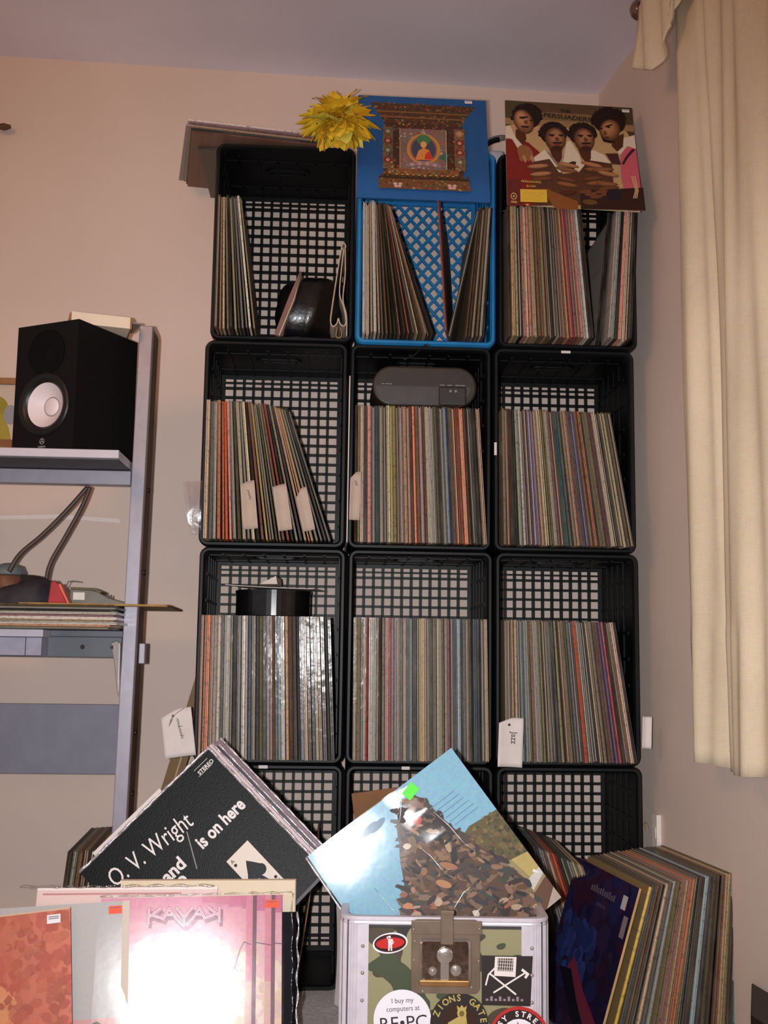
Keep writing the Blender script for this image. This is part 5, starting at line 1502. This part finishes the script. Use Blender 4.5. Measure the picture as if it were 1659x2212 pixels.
mb = MB(); mb.lathe([(0.004, 0), (0.004, 0.004)], 10, mtx=Matrix.Translation((-0.168, -0.102, 0.735)) @ Matrix.Rotation(PI / 2, 4, 'X')); mb.lathe([(0.005, 0), (0.004, 0.003)], 10, mtx=Matrix.Translation((-0.235, -0.088, 0.735)) @ Matrix.Rotation(PI / 2, 4, 'X')); obj('bolt', mb, MATS['dark_bolt'], dk)
mb = MB(); mb.box(-0.1168, -0.103, -0.070, -0.045, 0.70, 0.745); o = obj('clip', mb, STEEL, dk, bevel=0.002); o.location = (0.0, 0, 0)

# studio speaker
fx_d = Vector((0.88, -0.475, 0)).normalized()     # front face runs left -> right (towards the viewer)
sp_m = Matrix.Identity(4)
sd = Vector((0.475, 0.88, 0)).normalized()        # side face runs back
orig = Vector((-0.250, -0.205, 1.1475)) - fx_d * 0.170
for i in range(3): sp_m[i][0], sp_m[i][1], sp_m[i][2], sp_m[i][3] = fx_d[i], sd[i], (0, 0, 1)[i], orig[i]
spk = thing('studio_speaker', 'black studio monitor speaker with white cone on the grey shelf', 'speaker', mtx=sp_m)
SBLK = mat('black_vinyl', c(14, 12, 13), 0.7, var=0.2, vscale=120, spec=0.2)
HR, HX, HZ = 0.0575, 0.085, 0.105
angs = sorted([2 * PI * i / 60 for i in range(60)] + [math.atan2(zc - HZ, xc - HX) % (2 * PI) for xc in (0, 0.17) for zc in (0, 0.285)])
ring, edge_ = [], []
for a_ in angs:
    ca, sa = math.cos(a_), math.sin(a_)
    ring.append((HX + HR * ca, 0, HZ + HR * sa))
    tt = min([(0.085 / abs(ca)) if abs(ca) > 1e-9 else 9, ((0.285 - HZ) / sa) if sa > 1e-9 else ((HZ / -sa) if sa < -1e-9 else 9)])
    edge_.append((HX + tt * ca, 0, HZ + tt * sa))
n = len(angs)
mb = MB()
mb.add(ring + edge_ + [(x, 0.045, z) for x, y, z in ring], [(i, n + i, n + (i + 1) % n, (i + 1) % n) for i in range(n)] + [(i, (i + 1) % n, 2 * n + (i + 1) % n, 2 * n + i) for i in range(n)])
mb.add([(0, 0, 0), (0.17, 0, 0), (0.17, 0, 0.285), (0, 0, 0.285), (0, 0.2, 0), (0.17, 0.2, 0), (0.17, 0.2, 0.285), (0, 0.2, 0.285)], [(4, 7, 6, 5), (0, 4, 5, 1), (1, 5, 6, 2), (2, 6, 7, 3), (3, 7, 4, 0)])
obj('cabinet', mb, SBLK, spk)
rx = Matrix.Translation((HX, 0, HZ)) @ Matrix.Rotation(PI / 2, 4, 'X')
mb = MB(); mb.lathe([(0.070, 0.0002), (0.069, 0.003), (0.062, 0.0045), (0.0565, 0.003), (0.052, 0.0), (0.049, -0.003)], 48, mtx=rx, cap=False); obj('surround', mb, mat('rubber', c(14, 13, 14), 0.4), spk, smooth=True)
mb = MB(); mb.lathe([(0.0492, -0.003), (0.040, -0.010), (0.030, -0.0175), (0.0205, -0.025)], 48, mtx=rx, cap=False); obj('cone', mb, mat('white_cone', c(226, 214, 216), 0.5, var=0.02), spk, smooth=True)
mb = MB(); mb.lathe([(0.0202, -0.0245), (0.0195, -0.0230), (0.015, -0.0200), (0.008, -0.0182), (0.001, -0.0178)], 32, mtx=rx); obj('dust_cap', mb, MATS['white_cone'], spk, smooth=True)
mb = MB(); mb.lathe([(0.0216, -0.0240), (0.0210, -0.0232), (0.0203, -0.0242)], 32, mtx=rx, cap=False); obj('cap_ring', mb, mat('cap_line', c(140, 128, 130), 0.5), spk, smooth=True)
rx2 = Matrix.Translation((0.085, 0, 0.220)) @ Matrix.Rotation(PI / 2, 4, 'X')
mb = MB(); mb.lathe([(0.050, 0.0), (0.049, 0.003), (0.044, 0.003), (0.024, 0.0006), (0.013, 0.001), (0.011, 0.003), (0.006, 0.0045), (0.001, 0.005)], 40, mtx=rx2); obj('tweeter', mb, mat('tweeter_black', c(14, 13, 14), 0.8, spec=0.1), spk, smooth=True)
p = Print(-0.0005)
LG = c(170, 168, 172)
for i in range(24):
    a0_ = 2 * PI * i / 24; a1_ = 2 * PI * (i + 1) / 24
    p.poly([(0.085 + 0.0066 * math.cos(a0_), 0.024 + 0.0066 * math.sin(a0_)), (0.085 + 0.0066 * math.cos(a1_), 0.024 + 0.0066 * math.sin(a1_)), (0.085 + 0.0055 * math.cos(a1_), 0.024 + 0.0055 * math.sin(a1_)), (0.085 + 0.0055 * math.cos(a0_), 0.024 + 0.0055 * math.sin(a0_))], LG)
for a_ in (90, 210, 330): p.line([(0.085, 0.024), (0.085 + 0.0055 * math.cos(math.radians(a_)), 0.024 + 0.0055 * math.sin(math.radians(a_)))], 0.0013, LG)
p.text('YAMAHA', 0.085, 0.0105, 0.0052, LG, align='c', off=0.02)
obj('emblem', p.mb, PRINT, spk)
# boxes on the speaker
bx = thing('white_box', 'white carton with brown cardboard ends lying on the speaker', 'box', (-0.274, -0.172, 1.4332), (0, 0, math.radians(16)))
mb = MB(); mb.box(0, 0.125, 0, 0.11, 0.0005, 0.026); obj('carton', mb, mat('carton_white', c(232, 214, 190), 0.6, var=0.03), bx)
mb = MB(); mb.box(0.1251, 0.129, 0.002, 0.10, 0.0006, 0.024); obj('end_flap', mb, mat('brown_cardboard2', c(160, 106, 64), 0.8), bx); mb = MB(); mb.box(-0.004, -0.0001, 0.004, 0.10, 0.0006, 0.024); obj('end_flap', mb, MATS['brown_cardboard2'], bx)
o = obj('grey_card', MB().box(0, 0.10, 0, 0.08, 0, 0.003), mat('grey_card', c(150, 138, 128), 0.8)); o.location = (-0.230, -0.125, 1.4595); o.rotation_euler = (0, 0, math.radians(24)); tag(o, 'flat grey card lying on the white carton on the speaker', 'card')
# framed picture on the wall, box on the shelf, rod end on the wall
pf_ = thing('framed_picture', 'wood framed picture with olive green shape, behind the speaker at left edge', 'picture', (-0.90, BACK_Y - 0.022, 1.16))
mb = MB(); mb.box(0, 0.44, 0, 0.018, 0, 0.016); mb.box(0, 0.44, 0, 0.018, 0.244, 0.260); mb.box(0, 0.016, 0, 0.018, 0.016, 0.244); mb.box(0.424, 0.44, 0, 0.018, 0.016, 0.244); obj('frame', mb, mat('oak', c(150, 104, 58), 0.5), pf_)
p = Print(0.010); p.rect(0.016, 0.424, 0.016, 0.244, c(206, 190, 172)); p.ell(0.335, 0.175, 0.030, 0.038, c(150, 140, 50)); p.ell(0.352, 0.125, 0.016, 0.05, c(168, 150, 60), 20); p.ell(0.37, 0.165, 0.018, 0.026, c(150, 150, 160)); p.rect(0.016, 0.424, 0.016, 0.07, c(170, 160, 140)); obj('picture_print', p.mb, PRINT, pf_)
o = obj('brown_box', MB().box(0, 0.10, 0, 0.05, 0.0005, 0.055), mat('brown_orange', c(128, 78, 42), 0.7)); o.location = (-0.485, -0.015, 1.147); tag(o, 'small brown orange box on the shelf at left of the speaker', 'box')
rd = MB(); rd.tube([(-0.95, BACK_Y - 0.03, 2.094), (-0.60, BACK_Y - 0.03, 2.096), (-0.585, BACK_Y - 0.03, 2.096), (-0.568, BACK_Y - 0.03, 2.097)], [0.007, 0.007, 0.010, 0.005], 10)
rd.box(-0.80, -0.79, BACK_Y - 0.03, BACK_Y - 0.0005, 2.088, 2.100)
o = obj('wall_rod', rd, mat('rod_brown', c(96, 62, 36), 0.5)); tag(o, 'end of a thin brown wooden rod on the wall at upper left', 'rod')
# cables under the shelf
def px_cable(pts, r_): 
    mb = MB(); mb.tube([(a[0], a[2], a[1]) for a in [(p_[0], p_[1], yy) for p_, yy in zip(curve(pts, 8), [0.0] * 200)]], r_, 8); return mb
o = obj('cable', px_cable([(-0.255, 1.096), (-0.300, 1.04), (-0.350, 0.985), (-0.398, 0.94), (-0.42, 0.90)], 0.0052), mat('cable_brown', c(74, 58, 52), 0.5), None, smooth=True); tag(o, 'dark cable hanging from the shelf, the left one of two', 'cable')
o = obj('cable', px_cable([(-0.250, 1.096), (-0.266, 1.05), (-0.300, 0.98), (-0.330, 0.92), (-0.338, 0.872)], 0.0048), MATS['cable_brown'], None, smooth=True); tag(o, 'dark cable hanging from the shelf, the right one of two', 'cable')
for o in list(COL.objects):
    if o.name.startswith('cable') and o.type == 'MESH' and o.get('category') == 'cable' and 'shelf' in o['label']: o.location.y = -0.02
# records lying flat on the desk
z = 0.7712
cols = ['ol', 'tn', 'wh', 'cr', 'wh', 'mv', 'wh', 'dg', 'gy', 'ol']
labs = ['lowest', 'second lowest', 'third from bottom', 'fourth from bottom', 'fifth from bottom', 'sixth from bottom', 'fourth from top', 'third from top', 'second from top', 'topmost']
for k, key in enumerate(cols):
    tk = 0.0048
    xr = -0.148 + RND.uniform(-0.012, 0.010)
    m = Matrix.Translation((xr - RL, -0.205 + RND.uniform(-0.006, 0.006), z)) @ Matrix.Rotation(math.radians(RND.uniform(-1.5, 1.5)), 4, 'Z') @ Matrix(((0, 0, 1, 0), (0, 1, 0, 0), (-1, 0, 0, 0), (0, 0, 0, 1))) @ Matrix.Translation((-tk, 0, 0))
    record(m, key, tk, 'in the flat pile on the desk', 1 if key in ('wh', 'dg') else 0, 0 if k % 2 else 1, '%s record sleeve, %s of the flat pile on the desk' % (PAL[key][0], labs[k]))
    z += tk + 0.0004
o = thing('wooden_album', 'worn brown album on the desk pile jutting past the post', 'album', (-0.365, -0.13, z), (0, 0, math.radians(1.5)))
mb = MB(); mb.box(0, 0.3145, 0, 0.30, 0.0003, 0.0050, 0); obj('sleeve', mb, mat('worn_brown', c(150, 116, 66), 0.7, var=0.3, vscale=20), o)
mb = MB(); mb.box(0.02, 0.310, -0.004, 0.001, 0.0010, 0.0040, 0); obj('torn_edge', mb, mat('worn_gold', c(170, 126, 60), 0.7, var=0.3, vscale=40), o)
zd = z + 0.0055
# dark bag, mug, red strap, grey gadget on top of the pile
mb = MB()
def lump(u, v):
    a = 2 * PI * u; ph = PI * 0.5 * v
    r_ = 0.062 * math.cos(ph) ** 0.6
    return (r_ * 1.35 * math.cos(a) * (1 + 0.1 * math.sin(3 * a)), 0.045 * math.cos(ph) ** 0.6 * math.sin(a), 0.046 * math.sin(ph) * (1 + 0.35 * math.cos(a)) + 0.002 * math.sin(5 * a))
mb.grid(lump, 28, 10)
o = obj('dark_pouch', mb, mat('dark_cloth', c(42, 36, 42), 0.7, var=0.4, vscale=40, bmp=0.6, bscale=60), None, smooth=True); o.location = (-0.385, -0.055, zd); tag(o, 'dark cloth pouch lying on the flat records on the desk', 'pouch')
mg = thing('brown_mug', 'brown and grey drinking mug standing behind the dark pouch', 'mug', (-0.435, 0.03, zd))
mb = MB(); mb.lathe([(0.036, 0.0), (0.040, 0.004), (0.040, 0.062), (0.036, 0.066), (0.036, 0.066), (0.033, 0.064)], 28); obj('body', mb, mat('mug_brown', c(112, 72, 54), 0.4), mg, smooth=True)
mb = MB(); mb.lathe([(0.0365, 0.0665), (0.0375, 0.072), (0.030, 0.088), (0.010, 0.094), (0.001, 0.095)], 28); obj('lid', mb, mat('mug_lid', c(104, 112, 116), 0.5), mg, smooth=True)
rs = thing('red_strap', 'short red strap folded beside the dark pouch on the desk', 'strap', (-0.312, -0.085, zd))
mb = MB(); mb.prism_xz([(0, 0.0005), (0.040, 0.0005), (0.022, 0.038), (0.012, 0.050), (0.004, 0.045)], -0.012, 0.008); obj('band', mb, mat('red_strap', c(170, 30, 34), 0.5, var=0.2), rs, bevel=0.002)
mb = MB(); mb.prism_xz([(0.042, 0.0005), (0.046, 0.0005), (0.026, 0.042), (0.021, 0.040)], -0.014, 0.010); obj('buckle', mb, mat('orange_buckle', c(216, 104, 76), 0.5), rs)
gd = thing('grey_gadget', 'sloping grey plastic device with white end on the desk pile', 'device', (-0.290, 0.01, zd))
mb = MB(); mb.prism_xz([(0.0, 0.0006), (0.150, 0.0006), (0.085, 0.018), (0.064, 0.030), (0.050, 0.034), (0.0, 0.036)], 0, 0.07); obj('body', mb, mat('gadget_grey', c(120, 118, 110), 0.5), gd, bevel=0.002)
mb = MB(); mb.box(0.008, 0.034, -0.003, 0.0, 0.012, 0.029); obj('white_end', mb, mat('white_plastic2', c(232, 226, 220), 0.5), gd)
mb = MB(); mb.prism_xz([(0.0, 0.0362), (0.052, 0.0345), (0.068, 0.0285), (0.070, 0.032), (0.052, 0.040), (0.0, 0.041)], 0.002, 0.068); obj('top_cover', mb, mat('gadget_olive', c(96, 86, 52), 0.5), gd)
mb = MB(); mb.tube([(0.0, -0.02, 0.052), (0.010, -0.02, 0.0535), (0.026, -0.02, 0.051)], 0.0013, 6); mb.tube([(0.0, -0.02, 0.052), (-0.006, -0.02, 0.036), (0.0, 0.01, 0.030)], 0.0013, 6); obj('wire_clip', mb, mat('wire_grey', c(110, 104, 100), 0.5), gd); mb = MB(); mb.box(0.083, 0.085, 0.01, 0.02, 0.017, 0.026); obj('lug', mb, MATS['wire_grey'], gd); mb = MB(); mb.box(0.089, 0.0905, 0.01, 0.02, 0.015, 0.024); obj('lug', mb, MATS['wire_grey'], gd)

# ------------------------------------------------------------------ curtain, valance, finial, outlet, table corner
m, t, b = nt('linen_curtain')
v = coords(t, 'Object')
w1 = noise(t, 4, 3, v)
mp = t.nodes.new('ShaderNodeMapping'); mp.inputs['Scale'].default_value = (60, 60, 900); t.links.new(v, mp.inputs[0])
w2 = noise(t, 1, 3, mp.outputs[0])
mp2 = t.nodes.new('ShaderNodeMapping'); mp2.inputs['Scale'].default_value = (700, 700, 40); t.links.new(v, mp2.inputs[0])
w3 = noise(t, 1, 3, mp2.outputs[0])
o_ = ramp(t, w1.outputs['Fac'], [(0.3, c(212, 190, 154)), (0.7, c(228, 206, 170))])
o_ = mix_rgb(t, 0.30, o_, w2.outputs['Color'], 'OVERLAY'); o_ = mix_rgb(t, 0.25, o_, w3.outputs['Color'], 'OVERLAY')
hs = t.nodes.new('ShaderNodeHueSaturation'); hs.inputs['Saturation'].default_value = 0.85; t.links.new(o_, hs.inputs['Color'])
t.links.new(hs.outputs[0], b.inputs['Base Color']); b.inputs['Roughness'].default_value = 0.9
bump(t, b, w2.outputs['Fac'], 0.15, 0.002)
LINEN = m
def folds(a, z):
    k = (2.2 - z) / 1.7
    top = max(0, 1 - k * 1.2)
    f = 0.016 * math.sin((a - 0.62) * 2 * PI / 0.205 + 0.7 * math.sin(z * 2.1)) * (0.65 + 0.35 * k)
    f += 0.007 * math.sin((a - 0.6) * 2 * PI / 0.085 + z * 1.3) * (0.4 + 0.6 * top)
    f += 0.004 * math.sin((a - 0.6) * 2 * PI / 0.05 - z * 3) * (1 if z < 0.8 else 0.5)
    return f
def cur(u, v):
    z = 0.525 + (2.20 - 0.525) * v
    a0 = 0.640 - 0.060 * v ** 1.2
    a = a0 + (1.65 - a0) * u
    crease = -0.030 * math.exp(-((a - (0.765 - 0.02 * v)) / 0.010) ** 2) * (1 - 0.55 * v)
    edge = -0.020 * max(0, 1 - u * 28)
    hem = 0.004 * math.sin(a * 38) * max(0, 1 - v * 8)
    return wr(a, 0.070 + folds(a, z) + crease + edge, z + 0.004 * math.sin(a * 21) * max(0, 1 - v * 10))
mb = MB(); mb.grid(cur, 150, 60)
ct = thing('curtain', 'long cream linen curtain hanging on the right wall', 'curtain', (0, 0, 0))
o = obj('drape', mb, LINEN, ct, smooth=True); s_ = o.modifiers.new('thickness', 'SOLIDIFY'); s_.thickness = 0.003
def val(u, v):
    # v from bottom (0) to top (1)
    z_t = 2.235
    aL = 0.518 + 0.020 * v
    low = [(0.518, 2.050), (0.560, 2.022), (0.622, 1.988), (0.650, 2.000), (0.700, 2.012), (0.716, 2.035), (0.712, 2.060), (0.735, 2.085), (0.80, 2.11), (0.86, 2.135), (1.0, 2.18), (1.4, 2.19)]
    s = u * (len(low) - 1); i = min(int(s), len(low) - 2); f = s - i
    a = low[i][0] + (low[i + 1][0] - low[i][0]) * f; zb = low[i][1] + (low[i + 1][1] - low[i][1]) * f
    aa = a + (0.020 + 0.25 * max(0, 0.0)) * v
    z = zb + (z_t - zb) * v
    return wr(aa, 0.118 + 0.013 * math.sin(aa * 66 + z * 6) * (0.4 + 0.6 * (1 - v)), z)
mb = MB(); mb.grid(val, 66, 16)
vl = thing('valance', 'cream scarf valance draped over the curtain top, ending in a pointed tail', 'valance', (0, 0, 0))
o = obj('swag', mb, LINEN, vl, smooth=True); s_ = o.modifiers.new('thickness', 'SOLIDIFY'); s_.thickness = 0.004
rdt = thing('curtain_rod', 'curtain rod ending in a glassy ball finial near the ceiling', 'curtain rod', (0, 0, 0))
mb = MB(); mb.tube([wr(0.540, 0.100, 2.196), wr(1.7, 0.100, 2.196)], 0.009, 12); obj('rod', mb, mat('rod_bronze', c(90, 66, 44), 0.35, metal=0.6), rdt, smooth=True)
mb = MB(); mb.box(-0.006, 0.006, -0.06, 0.06, -0.006, 0.006); o = obj('bracket', mb, MATS['rod_bronze'], rdt); o.matrix_local = Matrix.Translation(wr(0.66, 0.05, 2.190)) @ Matrix.Rotation(math.radians(90 - 7.1), 4, 'Z')
mb = MB(); pc = wr(0.512, 0.100, 2.196)
mb.lathe([(0.001, -0.024), (0.010, -0.022), (0.019, -0.014), (0.0235, 0), (0.019, 0.014), (0.010, 0.022), (0.001, 0.024)], 24, mtx=Matrix.Translation(pc))
obj('finial', mb, mat('amber_glass', c(120, 84, 66), 0.08, var=0.3, coat=1.0, trans=0.35), rdt, smooth=True)
mb = MB(); mb.tube([wr(0.530, 0.100, 2.196), wr(0.545, 0.100, 2.196)], 0.013, 12); obj('collar', mb, MATS['rod_bronze'], rdt)
ol = thing('wall_outlet', 'narrow white wall jack low on the right wall above the floor row of records', 'outlet', wr(0.318, 0.0, 0.338), (0, 0, math.radians(-82.9 + 180)))
mb = MB(); mb.box(-0.014, 0.014, -0.012, -0.0004, -0.040, 0.040); obj('plate', mb, mat('outlet_white', c(232, 224, 214), 0.4), ol, bevel=0.002)
ol.rotation_euler = (0, 0, math.radians(-82.9))
mb = MB(); mb.box(-0.008, 0.008, -0.0135, -0.012, -0.012, 0.012); obj('socket', mb, mat('outlet_ivory', c(220, 212, 200), 0.4), ol, bevel=0.001)
mb = MB(); mb.tube([wr(0.27 + 0.012 * math.cos(t_), 0.012, 0.335 + 0.018 * math.sin(t_)) for t_ in [0.3 * i for i in range(12)]], 0.0016, 6)
o = obj('coiled_wire', mb, mat('straw', c(176, 156, 110), 0.6)); tag(o, 'thin straw coloured loop of wire on the wall by the outlet', 'wire')
tb = thing('table_corner', 'dark brown corner of a small table at lower right edge', 'table', (0, 0, 0))
P = [wr(0.725, 0.003, 0)[:2], wr(0.90, 0.10, 0)[:2], wr(1.4, 0.10, 0)[:2], wr(1.4, 0.003, 0)[:2]]
mb = MB(); mb.prism_xy(P, 0.112, 0.130); obj('table_top', mb, mat('dark_table', c(34, 24, 20), 0.5), tb, bevel=0.002)
for a_, o__ in ((0.98, 0.03), (0.98, 0.08), (1.35, 0.03), (1.35, 0.08)):
    mb = MB(); px_ = wr(a_, o__, 0); mb.box(px_[0] - 0.012, px_[0] + 0.012, px_[1] - 0.012, px_[1] + 0.012, 0, 0.112); obj('leg', mb, MATS['dark_table'], tb)
finish_labels()
